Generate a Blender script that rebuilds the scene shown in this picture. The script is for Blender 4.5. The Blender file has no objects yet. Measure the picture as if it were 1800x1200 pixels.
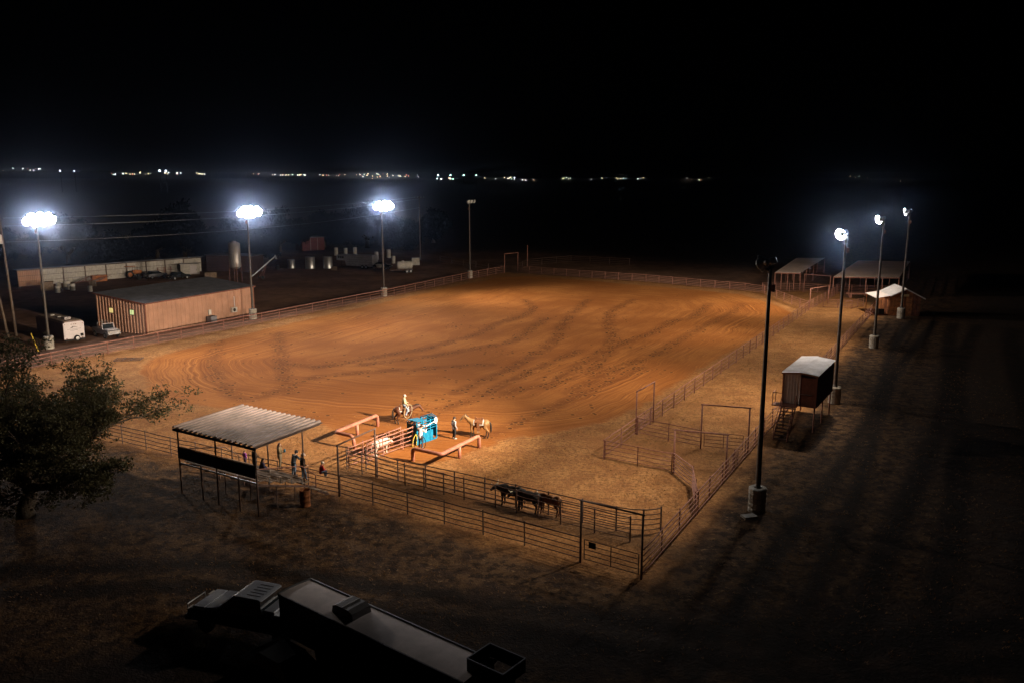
import bpy, bmesh, math, random
import numpy as np
from mathutils import Vector, Matrix
R = math.radians
random.seed(7); rng = np.random.default_rng(11)
S = bpy.context.scene
COL = S.collection

# ------------------------------------------------------------------ camera
cam = bpy.data.cameras.new('camera'); cam_o = bpy.data.objects.new('camera', cam); COL.objects.link(cam_o)
cam.sensor_width = 36.0; cam.lens = 30.0; cam.clip_start = 0.5; cam.clip_end = 12000
cam_o.location = (0, 0, 20.3); cam_o.rotation_euler = (R(90 - 11.0), 0, 0)
S.camera = cam_o
# ------------------------------------------------------------------ night sky
W = bpy.data.worlds.new('World'); S.world = W; W.use_nodes = True
nt = W.node_tree; nt.nodes.clear()
sky = nt.nodes.new('ShaderNodeTexSky'); sky.sky_type = 'NISHITA'; sky.sun_disc = False
sky.sun_elevation = R(-9.0); sky.sun_rotation = R(200)
bg = nt.nodes.new('ShaderNodeBackground'); bg.inputs['Strength'].default_value = 0.05
wo = nt.nodes.new('ShaderNodeOutputWorld')
nt.links.new(sky.outputs[0], bg.inputs[0]); nt.links.new(bg.outputs[0], wo.inputs[0])
# ------------------------------------------------------------------ exposure / sampling
S.view_settings.view_transform = 'Standard'; S.view_settings.look = 'None'
S.view_settings.exposure = 0.0; S.view_settings.gamma = 1.0
S.view_settings.use_curve_mapping = False
S.render.engine = 'CYCLES'
S.cycles.use_denoising = True
S.cycles.max_bounces = 4; S.cycles.diffuse_bounces = 2; S.cycles.glossy_bounces = 2
S.cycles.transmission_bounces = 2; S.cycles.transparent_max_bounces = 4; S.cycles.volume_bounces = 0
S.cycles.sample_clamp_indirect = 4.0
LAMP_COL = (1.0, 0.81, 0.58)

# ------------------------------------------------------------------ helpers
def mat(name, col, rough=.8, metal=0.0, var=.25, scale=3.0, bump=.0, bscale=20.0, col2=None, spec=.3, emit=None, es=0.0):
    m = bpy.data.materials.new(name); m.use_nodes = True
    n = m.node_tree.nodes; l = m.node_tree.links; n.clear()
    out = n.new('ShaderNodeOutputMaterial'); b = n.new('ShaderNodeBsdfPrincipled'); l.new(b.outputs[0], out.inputs[0])
    b.inputs['Roughness'].default_value = rough; b.inputs['Metallic'].default_value = metal
    b.inputs['Specular IOR Level'].default_value = spec
    tc = n.new('ShaderNodeTexCoord')
    no = n.new('ShaderNodeTexNoise'); no.inputs['Scale'].default_value = scale; no.inputs['Detail'].default_value = 6; no.inputs['Roughness'].default_value = .65
    l.new(tc.outputs['Object'], no.inputs['Vector'])
    mx = n.new('ShaderNodeMix'); mx.data_type = 'RGBA'
    c2 = col2 or tuple(max(0, c * (1 - var)) for c in col)
    c1 = col if col2 else tuple(min(1, c * (1 + var * .5)) for c in col)
    mx.inputs[6].default_value = (*c2, 1); mx.inputs[7].default_value = (*c1, 1)
    rp = n.new('ShaderNodeMapRange'); rp.inputs[1].default_value = .35; rp.inputs[2].default_value = .65
    l.new(no.outputs['Fac'], rp.inputs[0]); l.new(rp.outputs[0], mx.inputs[0]); l.new(mx.outputs[2], b.inputs['Base Color'])
    if bump:
        nb = n.new('ShaderNodeTexNoise'); nb.inputs['Scale'].default_value = bscale; nb.inputs['Detail'].default_value = 4
        l.new(tc.outputs['Object'], nb.inputs['Vector'])
        bp = n.new('ShaderNodeBump'); bp.inputs['Strength'].default_value = bump; bp.inputs['Distance'].default_value = .05
        l.new(nb.outputs['Fac'], bp.inputs['Height']); l.new(bp.outputs[0], b.inputs['Normal'])
    if emit:
        b.inputs['Emission Color'].default_value = (*emit, 1); b.inputs['Emission Strength'].default_value = es
    return m

class MB:
    def __init__(s): s.v = []; s.f = []
    def add(s, vs, fs):
        o = len(s.v); s.v += [tuple(p) for p in vs]; s.f += [tuple(i + o for i in f) for f in fs]; return s
    def box(s, c, d, rz=0.0, M=None):
        x, y, z = d[0] / 2, d[1] / 2, d[2] / 2
        vs = [Vector((a * x, b * y, e * z)) for a in (-1, 1) for b in (-1, 1) for e in (-1, 1)]
        m = Matrix.Translation(c) @ (M or Matrix.Rotation(rz, 4, 'Z'))
        return s.add([m @ p for p in vs], [(0, 1, 3, 2), (4, 6, 7, 5), (0, 4, 5, 1), (2, 3, 7, 6), (0, 2, 6, 4), (1, 5, 7, 3)])
    def beam(s, a, b, w, h=None):            # square bar from a to b
        a = Vector(a); b = Vector(b); d = b - a; L = d.length; q = d.to_track_quat('X', 'Z').to_matrix().to_4x4()
        return s.box((a + b) / 2, (L, w, h or w), M=q)
    def tube(s, pts, r, n=8, cap=True):
        pts = [Vector(p) for p in pts]; rs = r if isinstance(r, (list, tuple)) else [r] * len(pts)
        o = len(s.v); prev = None
        for i, p in enumerate(pts):
            if i == 0: t = pts[1] - p
            elif i == len(pts) - 1: t = p - pts[i - 1]
            else: t = (pts[i + 1] - p).normalized() + (p - pts[i - 1]).normalized()
            if t.length < 1e-9: t = Vector((0, 0, 1))
            t.normalize()
            if prev is None:
                u = t.orthogonal().normalized()
            else:
                u = (prev - t * prev.dot(t)).normalized()
            prev = u; w = t.cross(u)
            for k in range(n):
                a = 2 * math.pi * k / n
                s.v.append(tuple(p + (u * math.cos(a) + w * math.sin(a)) * rs[i]))
        for i in range(len(pts) - 1):
            for k in range(n):
                a = o + i * n + k; b = o + i * n + (k + 1) % n
                s.f.append((a, b, b + n, a + n))
        if cap:
            s.f.append(tuple(o + k for k in range(n))[::-1]); e = o + (len(pts) - 1) * n
            s.f.append(tuple(e + k for k in range(n)))
        return s
    def lathe(s, prof, n=16, M=None, cap=True):
        o = len(s.v)
        for (r, z) in prof:
            for k in range(n):
                a = 2 * math.pi * k / n; p = Vector((r * math.cos(a), r * math.sin(a), z))
                s.v.append(tuple(M @ p if M else p))
        for i in range(len(prof) - 1):
            for k in range(n):
                a = o + i * n + k; b = o + i * n + (k + 1) % n
                s.f.append((a, b, b + n, a + n))
        if cap:
            s.f.append(tuple(o + k for k in range(n))[::-1]); e = o + (len(prof) - 1) * n
            s.f.append(tuple(e + k for k in range(n)))
        return s
    def prism(s, poly, z0, z1):              # poly in xy extruded in z
        n = len(poly); o = len(s.v)
        s.v += [(p[0], p[1], z0) for p in poly] + [(p[0], p[1], z1) for p in poly]
        for k in range(n): s.f.append((o + k, o + (k + 1) % n, o + n + (k + 1) % n, o + n + k))
        s.f.append(tuple(o + k for k in range(n))[::-1]); s.f.append(tuple(o + n + k for k in range(n))); return s
    def prismY(s, poly, y0, y1):             # poly in xz extruded along y
        n = len(poly); o = len(s.v)
        s.v += [(p[0], y0, p[1]) for p in poly] + [(p[0], y1, p[1]) for p in poly]
        for k in range(n): s.f.append((o + k, o + n + k, o + n + (k + 1) % n, o + (k + 1) % n))
        s.f.append(tuple(o + k for k in range(n))); s.f.append(tuple(o + n + k for k in range(n))[::-1]); return s
    def sheet(s, P, Q, Rv, nrib, depth, thick=.02, wide=.55):
        """ribbed metal sheet: origin P, edge vector Q (across the ribs), edge vector Rv (along the ribs)"""
        P = Vector(P); Q = Vector(Q); Rv = Vector(Rv); nn = Q.cross(Rv).normalized()
        prof = []
        for i in range(nrib):
            for t, h in ((0, 0), (wide, 0), (wide + .13, 1), (.87, 1)): prof.append(((i + t) / nrib, h * depth))
        prof.append((1, 0))
        o = len(s.v); m = len(prof)
        for zz in (0, -thick):
            for e in (0, 1):
                for (t, h) in prof: s.v.append(tuple(P + Q * t + Rv * e + nn * (h + zz)))
        for i in range(m - 1):
            s.f.append((o + i, o + i + 1, o + m + i + 1, o + m + i))
            s.f.append((o + 2 * m + i, o + 3 * m + i, o + 3 * m + i + 1, o + 2 * m + i + 1))
            s.f.append((o + i, o + 2 * m + i, o + 2 * m + i + 1, o + i + 1))
            s.f.append((o + m + i, o + m + i + 1, o + 3 * m + i + 1, o + 3 * m + i))
        return s
    def mesh(s, name, m=None, smooth=False):
        me = bpy.data.meshes.new(name); me.from_pydata(s.v, [], s.f); me.update()
        if m: me.materials.append(m)
        if smooth: me.polygons.foreach_set('use_smooth', [True] * len(me.polygons))
        return me
    def build(s, name, m, parent=None, smooth=False):
        return link(name, s.mesh(name, m, smooth), parent)

def link(name, me, parent=None):
    o = bpy.data.objects.new(name, me); COL.objects.link(o)
    if parent: o.parent = parent
    return o
def tag(o, label=None, cat=None, group=None, kind=None):
    if label: o['label'] = label
    if cat: o['category'] = cat
    if group: o['group'] = group
    if kind: o['kind'] = kind
    return o
def thing(name, label, cat, loc=(0, 0, 0), rz=0.0, group=None):
    o = bpy.data.objects.new(name, None); COL.objects.link(o); o.empty_display_size = .3
    o.location = loc; o.rotation_euler = (0, 0, rz)
    return tag(o, label, cat, group)
def copy_tree(o, parent=None):
    c = o.copy(); COL.objects.link(c); c.parent = parent
    for ch in list(o.children): copy_tree(ch, c)
    return c
def blob(name, chains, m, parent=None, voxel=.02, ells=(), smooth=3):
    """one continuous surface grown from tapered limbs (chains of (x,y,z,r)) and ellipsoids (x,y,z,rx,ry,rz[,pitch])"""
    b = MB()
    SP = [(math.sin(math.pi * i / 6), -math.cos(math.pi * i / 6)) for i in range(7)]
    for ch in chains:
        for i, (x, y, z, r) in enumerate(ch):
            b.lathe([(max(a * r, 1e-4), c * r) for a, c in SP], 10, Matrix.Translation((x, y, z)))
            if i: b.tube([ch[i - 1][:3], (x, y, z)], [ch[i - 1][3], r], 10)
    for e in ells:
        M = Matrix.Translation(e[:3]) @ Matrix.Rotation(e[6] if len(e) > 6 else 0, 4, 'Y') @ Matrix.Diagonal((*e[3:6], 1))
        b.lathe([(max(a, 1e-4), c) for a, c in SP], 12, M)
    me = b.mesh(name + '_raw'); t = bpy.data.objects.new('tmp', me); COL.objects.link(t)
    md = t.modifiers.new('r', 'REMESH'); md.mode = 'VOXEL'; md.voxel_size = voxel
    sm = t.modifiers.new('s', 'SMOOTH'); sm.factor = .5; sm.iterations = smooth
    dg = bpy.context.evaluated_depsgraph_get(); dg.update()
    me2 = bpy.data.meshes.new_from_object(t.evaluated_get(dg)); me2.name = name
    bpy.data.objects.remove(t); bpy.data.meshes.remove(me)
    me2.materials.clear(); me2.materials.append(m)
    me2.polygons.foreach_set('use_smooth', [True] * len(me2.polygons))
    return link(name, me2, parent)

# ------------------------------------------------------------------ materials
M = {}
M['rust'] = mat('rust_pipe', (.33, .15, .11), .75, .2, .45, 2.5, .15, 30)
M['rust_dark'] = mat('dark_or_backlit_pipe', (.13, .08, .065), .7, .3, .4, 2.5, .15, 30)  # on the near and lane fences, backlit shade put into the colour
M['bigpipe'] = mat('red_oxide_pipe', (.36, .145, .10), .6, .1, .3, 2.0, .1, 15)
M['concrete'] = mat('concrete', (.42, .38, .33), .9, 0, .35, 3, .3, 14)
M['pole'] = mat('pole_steel', (.10, .085, .075), .55, .5, .3, 4)
M['lampmetal'] = mat('lamp_housing', (.32, .32, .33), .45, .7, .2, 6)
M['lens'] = mat('lamp_lens', (.9, .9, .9), .3, var=.02, emit=(.90, .94, 1.0), es=550)
M['lens_left'] = mat('lamp_lens_bright', (.9, .9, .9), .3, var=.02, emit=(.92, .93, 1.0), es=380)
M['lens_off'] = mat('lamp_lens_unlit', (.6, .62, .62), .15, 0, .1, 5, spec=.6)
M['galv'] = mat('galvanised_roof', (.50, .46, .46), .42, .55, .22, .9, .05, 8)
M['shedroof'] = mat('shed_roof_metal', (.74, .59, .54), .6, 0, .2, .4)
M['boothroof'] = mat('booth_roof_metal', (.62, .62, .68), .4, .2, .2, 1)
M['standroof'] = mat('stand_roof_metal', (.275, .205, .185), .55, .1, .4, .7)
M['galv_dark'] = mat('dark_galvanised', (.22, .22, .25), .5, .5, .3, .8)
M['tan'] = mat('tan_wall_metal', (.46, .255, .175), .55, .1, .18, .5)
M['brownwall'] = mat('brown_metal', (.12, .07, .06), .6, .1, .3, 1)
M['trim'] = mat('brown_trim', (.20, .075, .05), .6, .1, .3, 2)
M['black'] = mat('black_sheet', (.02, .018, .018), .7, .1, .4, 2)
M['blackpaint'] = mat('black_paint', (.018, .019, .022), .25, .2, .3, 2, spec=.5)
M['rubber'] = mat('rubber', (.02, .02, .02), .85)
M['glass'] = mat('dark_glass', (.02, .025, .03), .08, 0, .1, 1, spec=.8)
M['white'] = mat('white_panel', (.66, .60, .62), .45, 0, .08, 1.5)
M['offwhite'] = mat('off_white', (.58, .54, .50), .6, 0, .25, 2)
M['alu'] = mat('aluminium', (.50, .50, .52), .35, .8, .25, 1.5)
M['board'] = mat('weathered_board', (.27, .19, .135), .85, 0, .4, 3, .3, 25)
M['plank'] = mat('cabin_plank', (.46, .185, .075), .8, 0, .6, 2.2, .3, 20)
M['plank2'] = mat('dark_cabin_plank', (.20, .072, .035), .8, 0, .6, 2.2, .3, 20)
M['teal'] = mat('teal_paint', (.008, .175, .33), .4, .1, .25, 5)
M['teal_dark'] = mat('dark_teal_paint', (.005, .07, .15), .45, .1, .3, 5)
M['skin'] = mat('skin', (.52, .30, .21), .6, 0, .1, 8)
M['steer_white'] = mat('white_hide', (.50, .46, .41), .85, 0, .25, 4)
M['steer_black'] = mat('black_hide', (.022, .018, .017), .8, 0, .5, 4)
M['steer_brown'] = mat('brown_hide', (.15, .062, .025), .8, 0, .4, 4)
M['horn'] = mat('horn', (.45, .40, .32), .5)
M['hair_black'] = mat('black_hair', (.018, .013, .011), .6)
M['leather'] = mat('saddle_leather', (.16, .065, .03), .45, 0, .4, 8)
M['blanket'] = mat('saddle_blanket', (.52, .48, .45), .9, 0, .4, 18)
M['rope'] = mat('rope', (.34, .29, .18), .8)
M['ropey'] = mat('yellow_rope', (.75, .60, .08), .8)
M['bark'] = mat('oak_bark', (.10, .075, .055), .9, 0, .5, 6, .8, 18)
M['wood_pole'] = mat('wood_pole', (.17, .12, .09), .9, 0, .4, 4, .3, 20)
M['yellow'] = mat('yellow_paint', (.72, .50, .06), .6)
M['orange'] = mat('orange_paint', (.50, .16, .04), .55, 0, .3, 3)
M['red'] = mat('red_shed_paint', (.20, .055, .05), .75, 0, .4, 2)
M['drum'] = mat('rusty_drum', (.24, .085, .03), .8, .3, .6, 5, .3, 20)
M['winy'] = mat('lit_window_yellow', (.6, .5, .2), .4, emit=(1.0, .78, .28), es=.75)
M['wing'] = mat('lit_window_green', (.5, .6, .3), .4, emit=(.75, .9, .38), es=.75)

def leaf_mat(name, c1, c2):
    m = mat(name, c1, .65, 0, .3, .8, col2=c2, spec=.25)
    n = m.node_tree.nodes; l = m.node_tree.links
    b = [q for q in n if q.type == 'BSDF_PRINCIPLED'][0]; out = [q for q in n if q.type == 'OUTPUT_MATERIAL'][0]
    t = n.new('ShaderNodeBsdfTranslucent'); ms = n.new('ShaderNodeMixShader'); ms.inputs[0].default_value = .25
    t.inputs[0].default_value = (*c1, 1)
    l.new(b.outputs[0], ms.inputs[1]); l.new(t.outputs[0], ms.inputs[2]); l.new(ms.outputs[0], out.inputs[0]); return m
M['leaf'] = leaf_mat('oak_leaf', (.105, .094, .042), (.055, .050, .022))
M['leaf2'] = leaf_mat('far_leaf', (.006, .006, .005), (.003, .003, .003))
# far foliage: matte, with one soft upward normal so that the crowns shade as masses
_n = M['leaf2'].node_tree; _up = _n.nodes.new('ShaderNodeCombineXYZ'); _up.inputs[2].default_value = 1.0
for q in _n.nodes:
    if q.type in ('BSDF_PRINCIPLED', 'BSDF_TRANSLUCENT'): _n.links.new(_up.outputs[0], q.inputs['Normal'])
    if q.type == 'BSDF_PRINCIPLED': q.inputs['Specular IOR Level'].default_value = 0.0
M['grass'] = leaf_mat('dry_grass_blade', (.28, .15, .06), (.16, .085, .038))

# ------------------------------------------------------------------ ground sheet
DIRT = [(-39.43, 88.03), (-35.32, 80.64), (-31.21, 75.54), (-27.02, 73.97), (-22.89, 72.1), (-18.29, 69.62), (-15.29, 67.94), (-13.3, 63.78), (-11.17, 61.67), (-8.21, 58.81), (-5.72, 58.44), (-2.98, 61.0), (-0.89, 64.22), (2.74, 65.72), (7.63, 68.94), (11.76, 74.16), (17.25, 83.94), (23.01, 93.72), (31.36, 107.49), (39.55, 120.68), (42.2, 126.87), (42.2, 135.53), (39.85, 147), (31.4, 154.5), (21.82, 161.5), (11.45, 169.5), (3.53, 174.5), (-2.32, 173.02), (-10.63, 158.47), (-19.01, 141.3), (-25.9, 127.96), (-31.5, 116.4), (-36.21, 106.71), (-39.25, 99.47), (-40.84, 94.32)]
LOOP = [(-39.43, 88.03), (-35.32, 80.64), (-31.21, 75.54), (-27.02, 73.97), (-18.29, 70.6), (-12, 68.9), (-6, 67), (0, 66), (7.63, 69.5), (17.25, 83.94), (31.36, 107.49), (41.2, 125), (42.2, 135.53), (39.85, 147), (31.4, 154.5), (11.45, 169.5), (3.53, 174.5), (-2.32, 173.02), (-10.63, 158.47), (-25.9, 127.96), (-39.25, 99.47), (-40.84, 94.32)]
INNER = [(-57, 79), (-25.24, 60.34), (-11.14, 52.23), (6.67, 40.59), (30, 82), (55.95, 129.6), (57, 152), (44.06, 150), (25.9, 164.5), (-1.6, 180.2), (-21.58, 142), (-41.7, 105.9)]
TRAILS = [
 [(12.68, 140.63), (10.01, 130.2), (7.06, 117.33), (5.36, 105.18), (3.13, 97.8), (-1.19, 87.23), (-5.42, 78.87)],
 [(20.25, 140.63), (14.76, 127.96), (13.21, 115.49), (12.88, 107.89), (11.12, 97.8), (7.65, 85.94)],
 [(37.22, 136.15), (32.22, 125.26), (25.58, 114.16), (20.36, 104.06), (17.31, 97.8), (10.9, 88.57), (5.42, 78.87)],
 [(31.63, 136.15), (26.16, 122.17), (22.74, 119.7), (17.97, 109.49), (12.9, 102.61), (10.19, 97.8), (3.34, 81.1)],
 [(2.08, 140.63), (3.47, 131.93), (1.85, 124.21), (-1.98, 117.33), (-4.45, 109.49), (-9.6, 100.84), (-13.85, 96.83), (-20.89, 89.94), (-24.95, 91.36)],
 [(-30.66, 110.31), (-25.26, 91.36), (-21.41, 78.87)],
 [(-36.53, 104.43), (-32.93, 91.36), (-27.1, 78.87), (-24.7, 76.35)],
 [(-16.22, 91.36), (-9.15, 95.88), (0.0, 104.43), (4.93, 121.67)],
 [(-23.77, 76.76), (-20.0, 85.94), (-12.71, 88.57), (-2.49, 91.36)],
 [(-0.54, 78.87), (4.58, 83.45), (12.47, 91.36)], [(-9.5, 69), (-4, 76), (2, 88), (8, 99)], [(-2, 65), (5, 76), (14, 90)]]
def seg_dist(P, poly, closed=True):
    d = np.full(len(P), 1e9); n = len(poly)
    for i in range(n if closed else n - 1):
        a = np.array(poly[i]); b = np.array(poly[(i + 1) % n]); ab = b - a
        t = np.clip(((P - a) @ ab) / (ab @ ab), 0, 1)
        d = np.minimum(d, np.linalg.norm(P - (a + t[:, None] * ab), axis=1))
    return d
def inside(P, poly):
    c = np.zeros(len(P), bool); n = len(poly)
    for i in range(n):
        (x1, y1), (x2, y2) = poly[i], poly[(i + 1) % n]
        if y1 == y2: continue
        k = ((y1 > P[:, 1]) != (y2 > P[:, 1])) & (P[:, 0] < (x2 - x1) * (P[:, 1] - y1) / (y2 - y1) + x1)
        c ^= k
    return c
def sdf(P, poly):
    d = seg_dist(P, poly); return np.where(inside(P, poly), d, -d)
def smooth01(x, a, b): t = np.clip((x - a) / (b - a), 0, 1); return t * t * (3 - 2 * t)
def spread(lo, hi, step, far):
    c = list(np.arange(lo, hi + step / 2, step)); s = step; x = hi
    out = []
    while x < far: s *= 1.35; x += s; out.append(x)
    s = step; x = lo; pre = []
    while x > -far: s *= 1.35; x -= s; pre.append(x)
    return np.array(pre[::-1] + c + out)
gx = spread(-62, 62, .55, 4200); gy = spread(24, 184, .55, 4200)
XX, YY = np.meshgrid(gx, gy); P = np.stack([XX.ravel(), YY.ravel()], 1)
dd = sdf(P, DIRT); dl = sdf(P, LOOP); di = sdf(P, INNER)
tr = np.zeros(len(P))
for t in TRAILS: tr = np.maximum(tr, 1 - smooth01(seg_dist(P, t, False), .25, 1.3))
# beaten path and darkened track on the right, outside the fence
shade_track = np.maximum(1 - smooth01(seg_dist(P, [(34, 30), (46, 60), (64, 92), (92, 140)], False), 10, 18), 0)  # wide band where the ground colour is darkened for missing lamp light
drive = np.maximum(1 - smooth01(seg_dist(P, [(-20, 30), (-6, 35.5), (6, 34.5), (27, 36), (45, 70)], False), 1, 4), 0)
ruts = np.zeros(len(P))
for off, wd_ in ((5.5, .5), (7.2, .5), (11.0, .7), (12.9, .7), (18.0, 1.0), (20.2, 1.0), (27, 1.4)):
    q = [(6.7 + .872 * off + .489 * k + .8 * math.sin(k * .07 + off), 40.6 - .489 * off + .872 * k) for k in range(-14, 96, 6)]
    ruts = np.maximum(ruts, 1 - smooth01(seg_dist(P, q, False), wd_ * .6, wd_ * 1.7))
for q in ([(-34, 41), (-16, 42.5), (0, 38), (14, 34), (30, 38)], [(-34, 38), (-16, 40), (0, 35.6), (14, 31.6), (31, 35)]): ruts = np.maximum(ruts, 1 - smooth01(seg_dist(P, q, False), .4, 1.1))
yard = smooth01(sdf(P, [(-100, 118), (-58, 96), (-40, 106), (-20, 142), (-1, 181), (46, 152), (62, 175), (20, 225), (-60, 230), (-110, 180)]), -12, 6)
lane = 1 - smooth01(seg_dist(P, [(-11.5, 56.6), (6.6, 45.6), (9, 44)], False), .5, 1.6)
zz = .02 * np.sin(XX.ravel() * .7 + np.sin(YY.ravel() * .4)) * np.cos(YY.ravel() * .55)
nx, ny = len(gx), len(gy)
idx = np.arange(nx * ny).reshape(ny, nx)
faces = np.stack([idx[:-1, :-1].ravel(), idx[:-1, 1:].ravel(), idx[1:, 1:].ravel(), idx[1:, :-1].ravel()], 1)
me = bpy.data.meshes.new('ground')
me.vertices.add(nx * ny); me.vertices.foreach_set('co', np.stack([P[:, 0], P[:, 1], zz - .02], 1).astype(np.float32).ravel())
me.loops.add(faces.size); me.loops.foreach_set('vertex_index', faces.astype(np.int32).ravel())
me.polygons.add(len(faces)); me.polygons.foreach_set('loop_start', np.arange(0, faces.size, 4, dtype=np.int32))
me.polygons.foreach_set('loop_total', np.full(len(faces), 4, np.int32)); me.update(calc_edges=True)
me.polygons.foreach_set('use_smooth', [True] * len(faces))
for nm, a in (('dirt', dd), ('loop', dl), ('inner', di), ('trail', tr), ('shade_track', np.maximum(shade_track, drive)), ('lane', lane), ('ruts', ruts), ('yard', yard)):
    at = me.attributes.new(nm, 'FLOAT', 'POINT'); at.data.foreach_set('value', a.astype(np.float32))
def ground_mat():
    m = bpy.data.materials.new('arena_ground'); m.use_nodes = True
    n = m.node_tree.nodes; l = m.node_tree.links; n.clear()
    out = n.new('ShaderNodeOutputMaterial'); b = n.new('ShaderNodeBsdfPrincipled'); l.new(b.outputs[0], out.inputs[0])
    b.inputs['Roughness'].default_value = .95; b.inputs['Specular IOR Level'].default_value = .1
    geo = n.new('ShaderNodeNewGeometry')
    def attr(nm): a = n.new('ShaderNodeAttribute'); a.attribute_name = nm; return a.outputs['Fac']
    def noise(scale, detail=5, rough=.6, vec=None, dim='3D'):
        t = n.new('ShaderNodeTexNoise'); t.noise_dimensions = dim
        t.inputs['Scale'].default_value = scale; t.inputs['Detail'].default_value = detail; t.inputs['Roughness'].default_value = rough
        if dim == '1D': l.new(vec, t.inputs['W'])
        else: l.new(vec or geo.outputs['Position'], t.inputs['Vector'])
        return t.outputs['Fac']
    def mth(op, a, b_=None, c=None):
        t = n.new('ShaderNodeMath'); t.operation = op
        for i, v in enumerate((a, b_, c)):
            if v is None: continue
            if isinstance(v, (int, float)): t.inputs[i].default_value = v
            else: l.new(v, t.inputs[i])
        return t.outputs[0]
    def rng_(v, a, b_, c=0, d=1, sm=True):
        t = n.new('ShaderNodeMapRange'); t.interpolation_type = 'SMOOTHSTEP' if sm else 'LINEAR'
        for i, q in enumerate((a, b_, c, d)): t.inputs[i + 1].default_value = q
        l.new(v, t.inputs[0]); return t.outputs[0]
    def mix(f, c1, c2):
        t = n.new('ShaderNodeMix'); t.data_type = 'RGBA'
        l.new(f, t.inputs[0]) if not isinstance(f, (int, float)) else setattr(t.inputs[0], 'default_value', f)
        for i, c in ((6, c1), (7, c2)):
            if isinstance(c, tuple): t.inputs[i].default_value = (*c, 1)
            else: l.new(c, t.inputs[i])
        return t.outputs[2]
    n_big = noise(.09, 3); n_mid = noise(.5, 3, .65); n_fine = noise(3.5, 4, .75); n_spk = noise(9, 2, .8)
    # raked dirt: furrows follow the loop the tractor drives
    lp = attr('loop'); wob = mth('MULTIPLY', noise(.12, 2), 2.5)
    line = noise(2.4, 3, .7, mth('ADD', lp, wob), '1D')
    fur = mth('MULTIPLY', mth('SUBTRACT', line, .5), mth('MULTIPLY', rng_(noise(.07, 2), .36, .58, .45, 1.5), rng_(lp, 6, 20, 1.0, .3)))
    dirt = mix(rng_(n_big, .38, .64), (.245, .086, .019), (.365, .145, .038))
    rim_z = rng_(lp, 6, 20, 1.0, .28)
    band = noise(.45, 2, .6, mth('ADD', lp, mth('MULTIPLY', noise(.06, 3), 9.0)), '1D')
    dirt = mix(rng_(band, .42, .66, 0, .5), dirt, (.205, .070, .016))
    dirt = mix(rng_(n_fine, .3, .75, 0, .55), dirt, (.225, .074, .016))
    dirt = mix(mth('MULTIPLY', attr('trail'), rng_(n_mid, .3, .6, .2, .75)), dirt, (.125, .040, .010))
    dirt = mix(rng_(fur, -.3, .1, .7, 0), dirt, (.155, .048, .011))
    fur2 = mth('SUBTRACT', noise(6.5, 2, .6, mth('ADD', lp, mth('MULTIPLY', noise(.1, 2), 3.1)), '1D'), .5)
    dirt = mix(mth('MULTIPLY', rng_(fur2, .02, .22, 0, .38), rim_z), dirt, (.40, .155, .042))
    dirt = mix(rng_(fur, .08, .35, 0, .45), dirt, (.47, .19, .055))
    # hoof prints: dark moist soil, with grazing shade also put into the colour
    vo = n.new('ShaderNodeTexVoronoi'); vo.feature = 'F1'; vo.inputs['Scale'].default_value = 1.55; l.new(geo.outputs['Position'], vo.inputs['Vector'])
    sep = n.new('ShaderNodeSeparateColor'); l.new(vo.outputs['Color'], sep.inputs[0])
    prob = mth('ADD', mth('MULTIPLY', attr('trail'), .95), rng_(noise(.16, 3, .6), .52, .66, .02, .34))
    pick = mth('LESS_THAN', sep.outputs[0], prob)
    pock = mth('MULTIPLY', rng_(vo.outputs['Distance'], .16, .38, 1, 0), pick)
    dirt = mix(mth('MULTIPLY', pock, .95), dirt, (.060, .022, .008))
    rim = mth('MULTIPLY', mth('MULTIPLY', rng_(vo.outputs['Distance'], .26, .36), rng_(vo.outputs['Distance'], .36, .46, 1, 0)), pick)
    dirt = mix(mth('MULTIPLY', rim, .35), dirt, (.48, .21, .06))
    # dry grass
    straw = mix(rng_(n_mid, .35, .66), (.25, .108, .038), (.40, .195, .073))
    straw = mix(rng_(n_fine, .40, .64, 0, .9), straw, (.155, .070, .026))
    straw = mix(rng_(n_spk, .56, .72, 0, .6), straw, (.54, .32, .135))
    straw = mix(mth('MULTIPLY', attr('lane'), .8), straw, mix(rng_(n_fine, .4, .7), (.16, .085, .04), (.085, .045, .024)))
    straw = mix(rng_(n_big, .5, .68, 0, .55), straw, (.27, .115, .040))
    # outside: trampled brown pasture, bare earth; colours darkened in place of light falloff
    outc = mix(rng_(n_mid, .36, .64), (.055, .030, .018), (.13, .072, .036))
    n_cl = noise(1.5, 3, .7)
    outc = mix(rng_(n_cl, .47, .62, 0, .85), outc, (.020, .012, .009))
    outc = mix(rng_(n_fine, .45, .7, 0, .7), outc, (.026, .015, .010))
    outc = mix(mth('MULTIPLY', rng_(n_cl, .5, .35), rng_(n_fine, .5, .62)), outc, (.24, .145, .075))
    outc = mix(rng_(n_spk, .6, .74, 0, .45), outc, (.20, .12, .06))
    grav_shade = mix(rng_(n_fine, .35, .7), (.050, .036, .030), (.028, .021, .018))  # dark tone carries the lamp falloff in the colour
    outc = mix(mth('MULTIPLY', attr('shade_track'), rng_(n_mid, .3, .6, .5, 1)), outc, grav_shade)
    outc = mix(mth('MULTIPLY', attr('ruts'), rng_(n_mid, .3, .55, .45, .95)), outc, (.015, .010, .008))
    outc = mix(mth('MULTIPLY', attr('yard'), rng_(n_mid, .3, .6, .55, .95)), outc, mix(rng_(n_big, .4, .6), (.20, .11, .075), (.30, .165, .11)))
    edge = mth('ADD', attr('dirt'), mth('MULTIPLY', mth('SUBTRACT', n_mid, .5), 2.6))
    edge = mth('ADD', edge, mth('MULTIPLY', mth('SUBTRACT', n_fine, .5), 1.6))
    md = rng_(edge, -.35, .55)
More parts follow.
